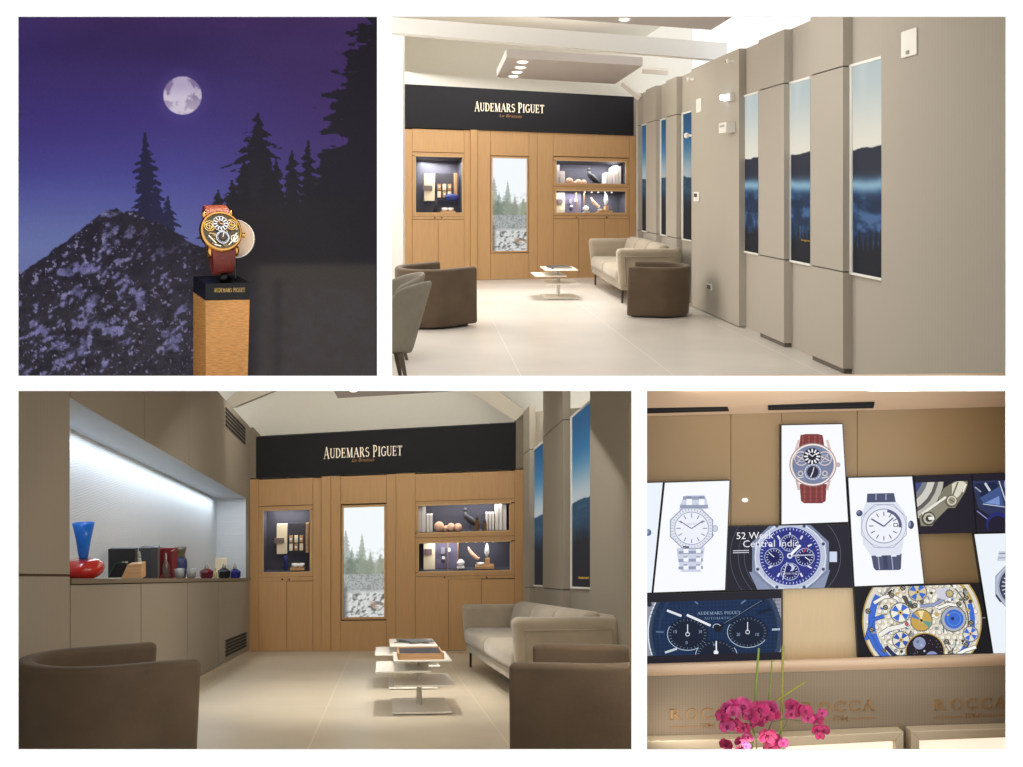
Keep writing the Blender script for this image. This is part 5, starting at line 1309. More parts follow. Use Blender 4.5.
pt.disc(812.2, 456.4, 8.8, (28, 30, 44), 8.4); pt.ticks(812.2, 456.4, 4.2, 8, 12, 1.5, (240, 240, 246), .95); pt.disc(812.2, 456.4, 2.6, (34, 34, 46)); pt.line(812.2, 456.4, 808.8, 453.4, .8, WH); pt.line(812.2, 456.4, 816, 453.6, .8, WH)
pt.ring(812.8, 472, 8.4, 1.2, (206, 210, 222), 8); pt.disc(812.8, 472, 5.8, (44, 40, 62)); pt.ticks(812.8, 472, 6.8, 8, 18, .5, (90, 96, 120)); pt.line(812.8, 472, 810.6, 477, .8, WH); pt.line(812.8, 472, 814, 467.4, .7, WH)
for x in (800.5, 825): pt.disc(x, 473.5, 3, (196, 188, 192)); pt.disc(x, 473.5, 1.5, (112, 116, 140)); pt.line(x - 3, 478, x + 3, 477, 1, (216, 208, 206))
pt.disc(838.3, 464.8, 2.1, (200, 176, 172), 2.6); pt.line(796, 464, 793.6, 459, 1, (150, 120, 120)); pt.build('picture', M_screen, t)
# C: blue perpetual calendar
p = [(728.2, 526.5), (849, 523.7), (853.2, 587.4), (726, 590.8)]
t, pt = screen('dark landscape screen with white words and a blue dial steel watch', p); q = inset(p, .4); pt.clip = q; pt.poly(q, (36, 34, 46)); BL1, BL2 = (42, 48, 128), (30, 34, 96)
for r in (52, 46, 60): pt.ring(790, 556, r, .5, (84, 90, 110), r * .96, 150, 235)
pt.ring(797, 556, 44, .5, (96, 100, 118), 44, -50, 60)
pt.poly([(757, 585), (762, 570), (815, 570), (822, 588), (819, 600), (760, 600)], (152, 162, 186)); pt.poly([(749, 572), (755, 584), (760, 596), (822, 596), (830, 570)], (138, 148, 176))
pt.disc(790.5, 556.6, 41.5, (188, 196, 214), 38.5, 8, math.pi / 8); pt.ring(790.5, 556.6, 41.5, 3, (124, 134, 160), 38.5, 22.5, 382.5, 8); pt.ring(790.5, 556.6, 36, 1.2, (216, 224, 242), 33.6)
for k_ in range(8):
    a = math.radians(22.5 + 45 * k_); pt.disc(790.5 + 35.5 * math.cos(a), 556.6 + 33 * math.sin(a), 1.7, (90, 100, 132)); pt.disc(790.5 + 35.5 * math.cos(a), 556.6 + 33 * math.sin(a), .8, (40, 44, 70))
pt.disc(790, 556.2, 31.5, (50, 58, 138), 30, 40); pt.ring(790, 556.2, 31.5, 1, (196, 204, 232), 30); pt.ticks(790, 556.2, 27.4, 29.6, 52, .7, (206, 212, 240), .95); pt.disc(790, 556.2, 26.8, BL1, 25.4, 36)
for k_ in range(13): pt.line(765 + k_ * 4, 540, 765 + k_ * 4, 576, .35, (58, 66, 150)); pt.line(768, 538 + k_ * 3.2, 812, 538 + k_ * 3.2, .35, (58, 66, 150))
pt.ticks(790, 556.2, 20.5, 25, 12, 1.7, (226, 230, 244), .95, (3, 6, 9))
for x, y, r in ((773.8, 557.2, 9.6), (805, 557.2, 9.6), (790, 571.6, 9.4), (789.5, 543, 9)):
    pt.disc(x, y, r, BL2, r * .95); pt.ring(x, y, r, .8, (170, 180, 220), r * .95); pt.ticks(x, y, r * .62, r * .82, 16, .6, (214, 220, 240)); pt.disc(x, y, r * .42, (24, 28, 92))
pt.disc(791, 567.6, 3.6, (200, 208, 236)); pt.disc(788.6, 568.2, 3, (30, 34, 104)); pt.serif('AUDEMARS PIGUET', 782.4, 574.4, 15, 1.8, (220, 224, 240))
pt.disc(789.8, 555.8, 2.8, (222, 226, 240)); pt.disc(789.8, 555.8, 1.3, BL2); pt.line(791, 554.4, 800.4, 545.2, 2.5, WH); pt.line(792.5, 555.6, 813.5, 554.8, 1.4, (180, 186, 200)); pt.line(787, 562, 782.6, 580, .7, (230, 232, 244)); pt.line(803.4, 552.6, 806.4, 547.6, 1, (212, 60, 80)); pt.line(774, 557, 769.4, 553, .8, WH); pt.line(805, 557, 810, 560.6, .8, WH)
pt.poly([(829.5, 551.6), (837, 551.6), (837, 562), (829.5, 562)], (206, 216, 240))
pt.text('52 Week', 736.6, 539.2, 37, 6.8, (244, 244, 250), -.02); pt.text('Central Indic', 743, 547.4, 56, 7, (236, 238, 248), -.02)
for y in (550.8, 552.8): pt.line(733, y, 749, y - .4, .9, (200, 202, 214))
pt.build('picture', M_screen, t)
# D: diver
p = [(847.6, 477.2), (912.8, 475.8), (924.6, 584.3), (853.9, 587)]
t, pt = screen('white portrait screen showing a white diver watch on black strap', p); q = inset(p); pt.clip = q; pt.poly(q, WH); dk = (78, 84, 112)
pt.poly([(867.2, 493.6), (894, 493), (896.2, 504), (866.4, 505)], dk); pt.line(876, 494, 876, 500, .8, (190, 196, 215)); pt.line(886, 494, 886, 500, .8, (190, 196, 215))
pt.poly([(871, 554.5), (901.6, 553.4), (901, 568.6), (899.5, 570), (876, 570.4), (873.6, 568)], dk)
for x in (878, 891.5): pt.line(x, 555, x + 1.5, 569.5, .9, (176, 182, 204))
pt.line(885, 556, 886, 569, 4, (62, 66, 92))
for x in (876, 891): pt.poly([(x, 550), (x + 5.5, 550), (x + 5.5, 556.5), (x, 556.5)], (240, 243, 252))
pt.poly([(866, 502.5), (897, 502), (905, 513), (903, 546), (900, 555), (871, 555.6), (863, 544), (861.5, 514)], (222, 227, 240))
pt.ring(883.9, 526, 24.6, .8, (150, 158, 184), 23.6, 22.5, 382.5, 8); pt.disc(883.9, 526, 24, (226, 230, 243), 23, 8, math.pi / 8); pt.ring(883.9, 526, 22.4, .6, (176, 182, 204), 21.6)
pt.disc(883.9, 526, 18.2, (240, 242, 250), 17.4); pt.ring(883.9, 526, 18.2, .9, (140, 148, 172), 17.4); pt.ring(883.9, 526, 17.6, 2.6, (84, 90, 122), 16.8, -5, 78, 16); pt.ticks(883.9, 526, 10.5, 15, 12, 1, (96, 102, 130), .96)
pt.line(883.9, 526.4, 871.6, 519, 1.6, (90, 96, 124)); pt.line(883.9, 526.4, 893.4, 517.6, 1.3, (90, 96, 124)); pt.poly([(893.4, 523), (898, 523), (898, 526.8), (893.4, 526.8)], (84, 88, 112)); pt.poly([(894.2, 523.8), (897.2, 523.8), (897.2, 526), (894.2, 526)], WH)
pt.disc(859.4, 513.2, 3.2, (70, 76, 108)); pt.disc(858.6, 512.2, 1.6, (120, 128, 160)); pt.disc(911, 524.8, 3, (70, 76, 108), 4.2); pt.disc(909.6, 524, 1.4, (150, 158, 188), 2.6); pt.build('picture', M_screen, t)
# E: close-up steel case and blue close-up
p = [(914.2, 475.8), (971.6, 474), (976, 532.8), (919.8, 534.2)]
t, pt = screen('black screen with a slanted steel case close-up, right of the white diver', p); pt.clip = inset(p, .3); pt.poly(inset(p, .3), (34, 30, 42)); pt.clip = [(915.4, 482.6), (967.5, 481), (970.5, 530), (919, 531.5)]
pt.disc(898, 477, 46, (186, 184, 172)); pt.disc(897, 475, 42, (96, 92, 92)); pt.disc(896, 474, 39.5, (206, 204, 196)); pt.disc(895, 473, 34, (120, 122, 130)); pt.disc(893, 472, 31, (62, 72, 130)); pt.disc(892, 470, 26, (40, 46, 92))
pt.poly([(944, 488), (957, 480), (969, 481), (965, 492), (955, 508), (945, 508), (938, 498)], (126, 122, 104)); pt.poly([(952, 484), (960, 480), (966, 483), (960, 495), (952, 503)], (218, 214, 196)); pt.line(958, 482, 950, 502, 1.4, (84, 80, 66))
pt.poly([(919, 516), (932, 506), (944, 502), (948, 508), (936, 520), (932, 526), (921, 526)], (138, 134, 116)); pt.disc(951.5, 501, 6, (98, 94, 80)); pt.disc(951.8, 500.6, 4.8, (206, 202, 186)); pt.disc(951.8, 500.6, 3.4, (150, 144, 124)); pt.line(949.6, 499.4, 954, 502, .8, (84, 80, 66))
pt.line(922, 514, 946, 497, 2.4, (232, 230, 218)); pt.disc(928.6, 518.6, 7, (74, 72, 64)); pt.disc(928.8, 518.4, 5.4, (186, 182, 166)); pt.disc(929, 518.6, 3.4, (58, 56, 52)); pt.poly([(928, 517), (934, 516.5), (934.5, 519.6), (929, 520)], (240, 238, 228)); pt.line(966, 484, 963, 492, 1.6, (236, 232, 214)); pt.build('picture', M_screen, t)
p = [(972.2, 474), (1016, 472.6), (1018, 532), (976.6, 532.8)]
t, pt = screen('black screen with a dark blue close-up at the upper right edge', p); pt.clip = inset(p, .3); pt.poly(inset(p, .3), (34, 30, 42)); pt.clip = [(972.6, 481), (1018, 480), (1018, 530), (978, 531)]
pt.poly([(972, 481), (1018, 480), (1018, 520), (990, 516), (978, 508)], (46, 54, 88)); pt.poly([(974, 484), (996, 482), (1004, 500), (985, 503)], (30, 38, 66)); pt.poly([(980, 498), (1000, 486), (1004, 506), (984, 504)], (66, 86, 140)); pt.poly([(985, 503), (999, 496), (1000, 505)], (120, 146, 206))
pt.line(985, 483, 990, 491, 2.2, (206, 212, 222)); pt.line(975, 487, 981, 492, 1.4, (150, 160, 180)); pt.line(999, 481, 1006, 502, 1, (210, 214, 224)); pt.line(983, 504, 1005, 507, .8, (200, 206, 222)); pt.line(977, 511, 990, 521, .9, (140, 156, 220)); pt.disc(1012, 484, 8, (150, 160, 180)); pt.disc(998, 524, 12, (40, 44, 110)); pt.disc(998, 526, 10, (34, 30, 48))
pt.build('picture', M_screen, t)
# F
p = [(973.8, 533.6), (1016, 532.6), (1016, 653.4), (992.9, 653.8)]
t, pt = screen('white slanting screen at the right edge showing part of a steel watch', p); pt.clip = inset(p, .6); pt.poly(inset(p, .6), (236, 243, 250))
pt.poly([(999, 551), (1016, 551), (1016, 561), (997, 561)], (206, 212, 226)); pt.line(999, 553.5, 1016, 553, 1, (120, 126, 146)); pt.line(998, 558, 1016, 557.5, 1, (150, 156, 176)); pt.disc(1018, 586, 24.5, (190, 198, 216), 26, 8, math.pi / 8); pt.ring(1018, 586, 24.5, 1, (130, 138, 160), 26, 22.5, 382.5, 8); pt.disc(1018, 586, 20.5, (160, 168, 188), 21.5); pt.disc(1018, 586, 18.6, (66, 68, 88), 19.5)
pt.ticks(1018, 586, 12, 16.4, 24, 1, (214, 220, 236)); pt.line(996, 595, 1001, 602, 2, (60, 64, 84)); pt.build('picture', M_screen, t)
# G: blue chronograph close-up
p = [(634, 594.2), (781.8, 590.4), (782, 660), (634, 664.2)]
t, pt = screen('wide dark screen at lower left showing a blue chronograph dial close up', p); pt.clip = inset(p, .4); pt.poly(inset(p, .4), (34, 32, 42)); pt.clip = [(634, 603), (781.2, 598.2), (781.2, 652), (634, 656.4)]
pt.poly([(630, 600), (785, 595), (785, 660), (630, 660)], (150, 148, 162)); pt.disc(715, 633, 67.5, (54, 70, 92), 67); pt.ring(715, 633, 67.5, 1.3, (214, 226, 238), 67, 100, 260, 40); pt.disc(715, 633, 63, (22, 40, 70), 64); pt.disc(692, 628, 34, (32, 56, 88), 40); pt.disc(716, 634, 56, (21, 41, 74), 57)
for k_ in range(30): pt.line(656 + k_ * 4.1, 598, 656 + k_ * 4.1, 660, .5, (32, 56, 94))
for k_ in range(14): pt.line(650, 602 + k_ * 4.1, 780, 600 + k_ * 4.1, .5, (32, 56, 94))
for x, y, rx_, ry_, nums in ((687.6, 634.2, 20.5, 16.4, (('15', -14, -1), ('30', 11, -1), ('0', -2, 10))), (747.6, 632, 20.5, 15.8, (('20', -11, 4), ('10', 8, 4))), (716.3, 655, 21, 15, (('60', -3, -9),))):
    pt.disc(x, y, rx_, (18, 28, 50), ry_); pt.ring(x, y, rx_, .7, (176, 196, 214), ry_, 150, 330 if y < 650 else 390, 40); pt.ticks(x, y, rx_ * .8, rx_ * .92, 30, .4, (120, 142, 168), ry_ / rx_)
    for s_, dx_, dy_ in nums: pt.text(s_, x + dx_, y + dy_, 3.4 if len(s_) > 1 else 2, 3.2, (142, 164, 190))
    if y < 650: pt.line(x, y - 1, x, y - 10, .9, (220, 228, 236)); pt.ring(x, y, 2.2, .7, (216, 224, 232))
pt.line(716.3, 650, 716.3, 641, 1.2, WH); pt.disc(716, 652.4, 2.4, (226, 232, 240)); pt.line(714, 657, 716, 651, 1.2, WH); pt.line(718.4, 657, 716.4, 651, 1.2, WH)
pt.line(667, 610.4, 681.5, 616, 2.3, (226, 230, 236)); pt.line(686.8, 614.9, 710.6, 625.6, 2.4, (232, 236, 242)); pt.line(722, 625, 764, 599.6, 2, (14, 18, 30)); pt.line(724, 623.4, 762, 600.4, .5, (110, 130, 150)); pt.line(741, 603.5, 745.6, 600.2, 1.6, (96, 120, 150)); pt.line(695, 601.5, 698, 604, 1.4, (96, 120, 150)); pt.line(758, 613, 771, 609, 3, (16, 26, 46))
pt.disc(718, 627.6, 4.6, (20, 24, 36)); pt.ring(716.8, 627, 4.2, .8, (170, 186, 204), 3.4, 20, 200); pt.line(656, 631.8, 664, 632.2, 1.5, (90, 112, 140)); pt.line(772, 629.6, 780, 629.2, 2, (170, 190, 206)); pt.line(665, 652.6, 677, 648.6, 2.2, (196, 206, 216))
pt.serif('AUDEMARS PIGUET', 697.5, 614.8, 43, 3, (146, 170, 196), -.02); pt.serif('AUTOMATIC', 704, 619.6, 27, 2.4, (116, 140, 168), -.02); pt.disc(649.5, 604.5, 2.4, (40, 44, 60)); pt.build('picture', M_screen, t)
# H: skeleton movement with moon
p = [(854.1, 587.2), (980.2, 583.3), (992.5, 654), (858.2, 658.6)]
t, pt = screen('black screen at lower right with a silver and blue skeleton movement and moon', p); pt.clip = inset(p, .3); pt.poly(inset(p, .3), (26, 26, 30)); pt.clip = [(855, 588), (980, 584), (991.6, 652.6), (859, 656.6)]
cx_, cy_ = 922, 621; pt.disc(cx_, cy_, 60, (176, 146, 76), 60, 48); pt.disc(cx_, cy_, 58.6, (222, 216, 200), 58.6, 48); rs = np.random.RandomState(12)
for i in range(20):
    for j in range(14):
        x = cx_ - 57 + i * 6 + (j % 2) * 3; y = 586 + j * 5.2
        if math.hypot(x - cx_, y - cy_) < 56: pt.disc(x, y, 2.5, (188, 180, 160), n=10); pt.disc(x - .4, y - .5, 1.8, (242, 238, 226), n=10)
BLU = (62, 108, 206)
for a0_, a1_, r_, w_, c_ in ((150, 215, 54, 7, BLU), (205, 255, 55, 8, BLU), (215, 250, 46, 4, (40, 50, 90)), (-40, 20, 53, 5, BLU), (-30, 60, 47, 1.4, (96, 92, 84)), (100, 160, 47, 2.2, (150, 144, 130)), (20, 75, 55, 3, (186, 160, 92)), (60, 80, 50, 10, (206, 202, 196))): pt.ring(cx_, cy_, r_, w_, c_, r_, a0_, a1_, 14)
def bridge(pts, w_, c_, o_=(90, 86, 78)):
    for (a, b), (c__, d) in zip(pts[:-1], pts[1:]): pt.line(a, b, c__, d, w_ + 1.2, o_)
    for (a, b), (c__, d) in zip(pts[:-1], pts[1:]): pt.line(a, b, c__, d, w_, c_)
def gear(x, y, r, c_, hub=(210, 180, 100), th=(110, 104, 92), blades=None):
    pt.disc(x, y, r, th); pt.disc(x, y, r - .9, c_); pt.ticks(x, y, r - .9, r + .5, int(r * 3), .6, th)
    if blades:
        for k in range(4):
            a = math.pi / 2 * k + .6; pt.poly([(x, y), (x + (r - 1) * math.cos(a - .38), y + (r - 1) * math.sin(a - .38)), (x + (r - 1) * math.cos(a + .38), y + (r - 1) * math.sin(a + .38))], blades)
    pt.disc(x, y, r * .25, hub); pt.disc(x, y, r * .1, (60, 50, 40))
for i in range(190):
    a = rs.rand() * 6.28; r = 16 + 38 * rs.rand(); x, y = cx_ + r * math.cos(a), cy_ + r * math.sin(a)
    c_ = [(250, 248, 240), (112, 106, 92), (64, 100, 190), (60, 58, 56), (196, 168, 104), (150, 150, 156), (88, 150, 170)][rs.randint(7)]
    if rs.rand() < .5: pt.disc(x, y, .8 + rs.rand() * 1.6, c_, n=10)
    else: a2 = rs.rand() * 6.28; l_ = 2 + rs.rand() * 6; pt.line(x, y, x + l_ * math.cos(a2), y + l_ * math.sin(a2), .6 + rs.rand() * 1.6, c_)
gear(917.6, 592, 9.5, (214, 200, 160), blades=BLU); gear(900.4, 612.6, 10.2, (240, 236, 226), blades=BLU); gear(901, 640, 9, (226, 220, 206), blades=(46, 84, 176)); gear(970.5, 634, 8, (222, 218, 210), blades=BLU)
gear(921.4, 620.4, 11.2, (198, 162, 84)); pt.poly([(921.4, 620.4), (911, 617), (912.6, 612.6)], (74, 120, 200)); pt.poly([(921.4, 620.4), (931, 622), (929.4, 628)], (96, 156, 150)); pt.poly([(921.4, 620.4), (918, 611), (924, 610.6)], (244, 226, 170)); pt.disc(921.4, 620.4, 1.4, (70, 54, 30))
gear(953.6, 619, 13, (170, 176, 188)); pt.disc(954, 619, 9.6, BLU); pt.ring(954, 619, 7, .6, (110, 150, 226)); pt.disc(952.6, 618.6, 1.8, (34, 50, 100)); pt.disc(948, 614.8, 1.3, (196, 166, 92))
bridge([(874, 603), (884, 597), (892, 596), (898, 599)], 3, (244, 242, 234)); bridge([(880, 635), (889, 629), (903, 626), (909, 623)], 4.4, (238, 236, 228)); pt.disc(906.8, 624, 2, (150, 40, 70)); pt.disc(906.8, 624, .8, (226, 120, 150))
bridge([(904, 596), (908, 604), (914, 607)], 3.2, (84, 82, 74)); bridge([(938, 608), (948, 604), (962, 606)], 2.6, (246, 244, 238)); bridge([(920, 606), (934, 605), (945, 598), (950, 594)], 2.4, (150, 160, 206)); bridge([(866, 640), (872, 620), (884, 616)], 3, BLU, (40, 60, 120)); bridge([(868, 632), (876, 648), (884, 656)], 3.4, BLU, (40, 60, 120))
bridge([(958, 654), (966, 650), (976, 647)], 3, (248, 248, 244)); bridge([(944, 640), (950, 650)], 2, (230, 226, 218)); pt.poly([(936, 590), (948, 587), (956, 594), (946, 600), (938, 598)], (206, 206, 222)); gear(949.6, 593.6, 4, (190, 178, 130)); 
for x, y in ((891.6, 595.2), (915, 605.4), (958.8, 604), (868, 611), (871.6, 629.6), (971, 622.8), (946.5, 641.6), (966, 644.8), (950.4, 653.2), (903, 588), (966, 598), (885.4, 607.4)): pt.disc(x, y, 2.7, (58, 54, 48)); pt.disc(x, y, 1.9, (150, 144, 130)); pt.line(x - 1.6, y - 1, x + 1.6, y + 1, .7, (40, 36, 32))
pt.ring(925, 652, 20, 1.4, (186, 150, 76), 19.4); pt.disc(925, 652, 18.8, (30, 24, 34), 18.2); pt.disc(919.4, 643.2, 6.2, (142, 152, 184)); pt.disc(917.6, 641.6, 1.8, (110, 118, 150)); pt.disc(921.4, 645.4, 1.4, (170, 178, 206)); pt.disc(932, 657.6, 6.4, (142, 146, 196)); pt.disc(924.4, 651, 1, (200, 204, 226))
for i in range(34): a = rs.rand() * 6.28; r = 17 * math.sqrt(rs.rand()); pt.disc(925 + r * math.cos(a), 652 + r * math.sin(a), .3, (190, 190, 224), n=6)
pt.line(981, 618, 990, 617.6, .5, (170, 170, 176)); pt.build('picture', M_screen, t)
# ---- ledge and woven front with gold names, display cases below
lg = MB(); n = 8
for i in range(n):
    pass
prof = [(DS - .002, 0), (DS - .055, -.4), (DS - .07, 1.2), (DS - .076, 4), (DS - .07, 8.5), (DS - .05, 12)]
L_, R_ = [], []
for d, dy in prof: L_.append(P(636, 664.4 + dy, d)); R_.append(P(1016, 653.2 + dy, d))
for i in range(len(prof) - 1): lg.poly([L_[i], R_[i], R_[i + 1], L_[i + 1]])
tag(lg.build('ledge', M_peach, smooth=True), 'rounded peach ledge running under the wall of screens', 'ledge')
struct(plate4([(634, 670), (1018, 659), (1018, 760), (634, 760)], DS - .05, .03).build('wall_back', M_fabS))
for i, (x0_, x1_, y_, lab) in enumerate(((669.7, 742, 720, 'left gold shop name on the woven front, its end hidden by the orchid'), (803, 875.5, 713, 'middle gold shop name on the woven front, its start hidden by the orchid'), (934.4, 1006.5, 710.2, 'right gold shop name on the woven front, cut by the picture edge'))):
    t = thing('shop_name', lab, 'lettering', P((x0_ + x1_) / 2, y_, DS - .052)); w_ = x1_ - x0_
    lay, tot = serif_layout('ROCCA'); xs_ = [0, .225, .44, .64, .83]; gw = 11.5
    for ch, fx in zip('ROCCA', xs_):
        mb = MB(); gx0 = x0_ + fx * w_; kx = gw / GL[ch][0]
        for pq_ in glyph_polys(ch):
            q = [(gx0 + a * kx, y_ - .038 * (gx0 + a * kx - x0_) - b * 10.2) for a, b in pq_]
            f = [P(x, y, DS - .0535) for x, y in q]; mb.hexa(f, [p_ + V((0, .003, 0)) for p_ in f])
        mb.build('letter', M_brass, t, weld=False)
    ym = y_ + 7.4; mb = MB()
    for a, b in ((0, .39), (.66, 1)):
        plate4([(x0_ + a * w_, ym - 3.4 - .038 * a * w_ + 3), (x0_ + b * w_, ym - 3.4 - .038 * b * w_ + 3), (x0_ + b * w_, ym - .038 * b * w_ + .4), (x0_ + a * w_, ym - .038 * a * w_ + .4)], DS - .0525, .002).build('rule', M_brass, t)
    lay, tot = serif_layout('1794'); kx = 15.5 / tot; mb = MB()
    for ch, ox in lay:
        mb = MB()
        for pq_ in glyph_polys(ch):
            q = [(x0_ + .42 * w_ + (ox + a) * kx, ym + 2 - .038 * .5 * w_ - b * 4.6) for a, b in pq_]; f = [P(x, y, DS - .0535) for x, y in q]; mb.hexa(f, [p_ + V((0, .003, 0)) for p_ in f])
        mb.build('numeral', M_brass, t, weld=False)
M_frm = mat('cream_lacquer_frame', (222, 206, 176), .4)
M_lit = mat('lit_display_bed', (255, 246, 226), .6, emit=.75)
for lab, x0_, x1_, yl_, yr_ in (('cream framed lit display case at lower left, half behind the orchid', 640, 774, 741.5, 738), ('cream framed lit display case at the foot of the woven front, centre', 778, 903.8, 737.2, 731.6), ('cream framed lit display case at the foot of the woven front, far right', 911.6, 1018, 731.2, 728)):
    t = thing('display_case', lab, 'display case', P((x0_ + x1_) / 2, 757, DS - .1))
    i0, i1 = x0_ + 8, x1_ - 8
    d_ = DS - .11
    for q in ([(x0_, yl_), (x1_, yr_), (i1, yr_ + 9.5), (i0, yl_ + 9.5)], [(x0_, yl_), (i0, yl_ + 9.5), (i0, 760), (x0_, 760)], [(i1, yr_ + 9.5), (x1_, yr_), (x1_, 760), (i1, 760)]):
        plate4(q, d_, .055).build('frame_bar', M_frm, t, bevel=.003, seg=2)
    plate4([(i0, yl_ + 9.5), (i1, yr_ + 9.5), (i1, 760), (i0, 760)], d_ + .03, .02).build('lit_bed', M_lit, t)
# ---- orchid
DO = 3.36; ko = DO / F
orc = thing('orchid', 'magenta orchid spray with green stems in front of the woven wall', 'orchid', P(752, 757, DO))
Mst = mat('green_stake', (126, 150, 62), .5, var=.15, scale=60); Mst2 = mat('olive_stake', (150, 146, 60), .5, var=.15, scale=60)
for a, b, r, m in (((758.8, 648, 0), (749.5, 757, .02), 1.1, Mst), ((783, 645.5, 0), (779.5, 757, .01), 1.15, Mst2), ((772, 660, .01), (768, 704, .02), .7, Mst), ((805, 682, -.01), (764, 708, .01), 1.0, Mst2)):
    mb = MB(); p0, p1 = P(a[0], a[1], DO + a[2]), P(b[0], b[1], DO + b[2]); mid = p0.lerp(p1, .5) + V((.002, 0, 0)); mb.tube([p0, mid, p1], r * ko, 10); mb.build('stake', m, orc, smooth='auto')
Mts = mat('orchid_stem', (96, 104, 56), .5)
for pts in ([(751, 757), (754, 735), (748, 715), (736, 706), (724, 708)], [(762, 757), (766, 735), (772, 722), (786, 719), (800, 721), (812, 716), (818, 722), (822, 730)], [(757, 757), (756, 738), (752, 726)], [(770, 757), (776, 740), (786, 724), (790, 712)]):
    mb = MB(); mb.tube([P(x, y, DO - .012) for x, y in pts], .55 * ko, 8); mb.build('stem', Mts, orc, smooth=True)
Mpet = mat('magenta_petal', (178, 30, 94), .55, var=.35, scale=30, sheen=.2); Mpet2 = mat('pink_petal', (198, 66, 126), .55, var=.3, scale=30); Mlip = mat('dark_orchid_lip', (130, 14, 66), .45)
def bloom(x, y, r, face, side, m, depth):
    c = P(x, y, DO - depth)
    R = (Matrix.Rotation(math.radians(face), 3, 'Z') @ Matrix.Rotation(math.radians(side), 3, 'X') @ Matrix.Rotation(math.radians(rs.rand() * 40 - 20), 3, 'Y'))
    t = MB()
    mbs = []
    for ang, ln, wd in ((90, .95, .42), (215, .95, .4), (325, .95, .4), (5, 1.05, .78), (175, 1.05, .78)):
        a = math.radians(ang); mb = MB(); vs = []; fs = []; nu, nv = 6, 5
        for i in range(nu + 1):
            u = i / nu; w = wd * math.sin(math.pi * min(1, (u * .85 + .12))) ** .8 * r
            for j in range(nv + 1):
                v = j / nv * 2 - 1; px_, py_ = u * ln * r, v * w
                z = -.25 * r * u * u * 1.2 + .12 * r * (v * v) * (1 if wd > .5 else -1)
                vs.append(c + R @ (V((px_ * math.cos(a) - py_ * math.sin(a), z, px_ * math.sin(a) + py_ * math.cos(a))) * ko))
        for i in range(nu):
            for j in range(nv): p_ = i * (nv + 1) + j; fs.append([p_, p_ + 1, p_ + nv + 2, p_ + nv + 1])
        t.add(vs, fs)
    o = t.build('flower', m, orc, smooth=True, weld=False); so = o.modifiers.new('Solidify', 'SOLIDIFY'); so.thickness = .0012
    l = MB(); l.ball(c + R @ V((0, -.12 * r * ko, -.15 * r * ko)), .22 * r * ko, .2 * r * ko, .3 * r * ko, 10); l.build('lip', Mlip, o, smooth=True)
rs = np.random.RandomState(8)
for x, y, r in ((726, 706, 7.5), (723, 716, 8), (733, 712, 8), (727, 726, 8.5), (736, 723, 8), (744, 706, 10.5), (751, 716, 9.5), (760, 709, 10), (770, 707, 9), (757, 721, 9.5), (743, 728, 8), (748, 737, 6), (767, 717, 8), (774, 714, 7.5), (733, 703, 6),
                (767, 736, 10), (775, 740, 7.5), (740, 741, 6.5), (726, 744, 7), (771, 748, 8.5), (739, 750, 6), (783, 743, 6), (793, 706, 8.5), (799, 711, 8.5), (791, 714, 7), (806, 711, 7), (808, 718, 7), (817, 720, 7), (822, 713, 5.5), (816, 729, 6), (824, 730, 6), (746, 746, 5), (728, 751, 5.5), (820, 736, 5)):
    bloom(x, y, r * .93, rs.rand() * 60 - 30, rs.rand() * 50 - 25, Mpet if rs.rand() < .65 else Mpet2, .01 + rs.rand() * .035)
tv = area('screen_wall_lamp', P(830, 387.2, DW + .04), P(830, 500, DS), 1.15, .02, 1.7, (1, .94, .87))
area('counter_lamp', P(830, 754, DW + .03), P(830, 700, DS), 1.15, .03, .8, (1, .95, .88))
area('plinth_lamp', P(250, 14, DW + .09), P(222, 270, DM - .25), .25, .05, 1.6, (1, .9, .76), 70)
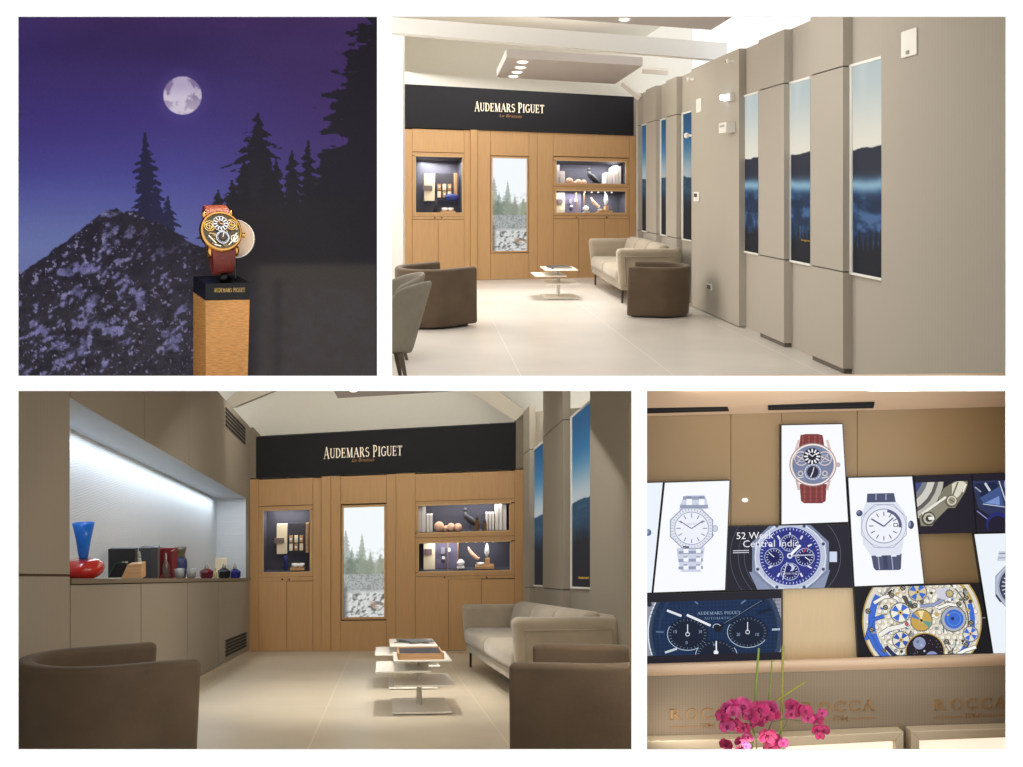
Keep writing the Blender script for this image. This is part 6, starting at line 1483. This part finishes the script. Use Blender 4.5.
# ================================================================== LIGHT AND CAMERA
w = bpy.data.worlds.new('World'); bpy.context.scene.world = w; w.use_nodes = True
w.node_tree.nodes['Background'].inputs[0].default_value = (1, 1, 1, 1); w.node_tree.nodes['Background'].inputs[1].default_value = 1.22
def rarea(R, o, d, h, to, sx, sy, pw, col=(1, .95, .88), spread=180): return area('salon_area_lamp', R.W(o, d, h), R.W(*to), sx, sy, pw, col, spread)
rarea(R2, .6, 13.2, 2.3, (.6, 13.2, 0), 4, 5, 165, (1, .985, .975))
rarea(R2, .4, 8, 2.3, (.6, 9, 0), 4, 4, 165, (1, .985, .975))
rarea(R2, -1.6, 11, 1.2, (3, 11, -.2), 3, 2, 120)  # unseen lamp towards the left wall, added as sideways fill
rarea(R3, .2, 9.6, -.05 - R3.s * 9.6, (.2, 10.4, -1), 3, 5, 62, (1, .955, .89))
rarea(R3, -.2, 5.4, -.05 - R3.s * 5.4, (.2, 7.5, -1), 2, 1.6, 12, (1, .92, .8))
nl = area('niche_lamp', R3.W(-2.1, 9.4, 1.025), R3.W(-2.1, 9.4, 0), .12, 7.0, 42, (.8, .9, 1)); nl.rotation_euler = (math.atan(R3.s), 0, math.atan(-R3.a)); nl.data.size, nl.data.size_y = .1, 7.0; nl.data.energy = 27; nl.location = R3.W(-2.06, 9.4, 1.02)
def spotl(R, o, d, h, pw, ang=80, z=None, col=(1, .96, .9)):
    l = bpy.data.lights.new('ceiling_spot', 'SPOT'); l.energy = pw; l.spot_size = math.radians(ang); l.spot_blend = .8; l.shadow_soft_size = .03; l.color = col
    ob = bpy.data.objects.new('ceiling_spot', l); C.objects.link(ob); ob.location = R.W(o, d, h)
    if z is not None: ob.location.z = z
spotl(R2, 1.45, 12.6, 1.55, 250); spotl(R2, 1.95, 13.6, 1.55, 190); spotl(R2, .6, 10.5, 1.55, 100, 70)
spotl(R3, .05, 8.1, 0, 150, 85, -.05); spotl(R3, .5, 9.2, 0, 110, 85, -.05)
area('gable_fill_lamp', (-1.2, 11.3, -.025), (-1.2, 14, -.5), 3.6, .03, 40, (1, .96, .88))  # hidden lamp added to brighten the end wall above the fascia
area('side_fill_lamp', (1.15, 4.3, -.3), (-2.2, 9, -.6), .7, .3, 44, (1, .94, .85))  # lamp out of view, added to lift the upper left wall
cam = bpy.data.cameras.new('camera'); cam.sensor_width = 36; cam.lens = F / 1023 * 36; cam.clip_start = .05; cam.clip_end = 100
co = bpy.data.objects.new('camera', cam); C.objects.link(co); co.rotation_euler = (math.pi / 2, 0, 0); bpy.context.scene.camera = co
vs_ = bpy.context.scene.view_settings; vs_.view_transform = 'Standard'; vs_.look = 'None'; vs_.exposure = 0; vs_.gamma = 1; vs_.use_curve_mapping = False
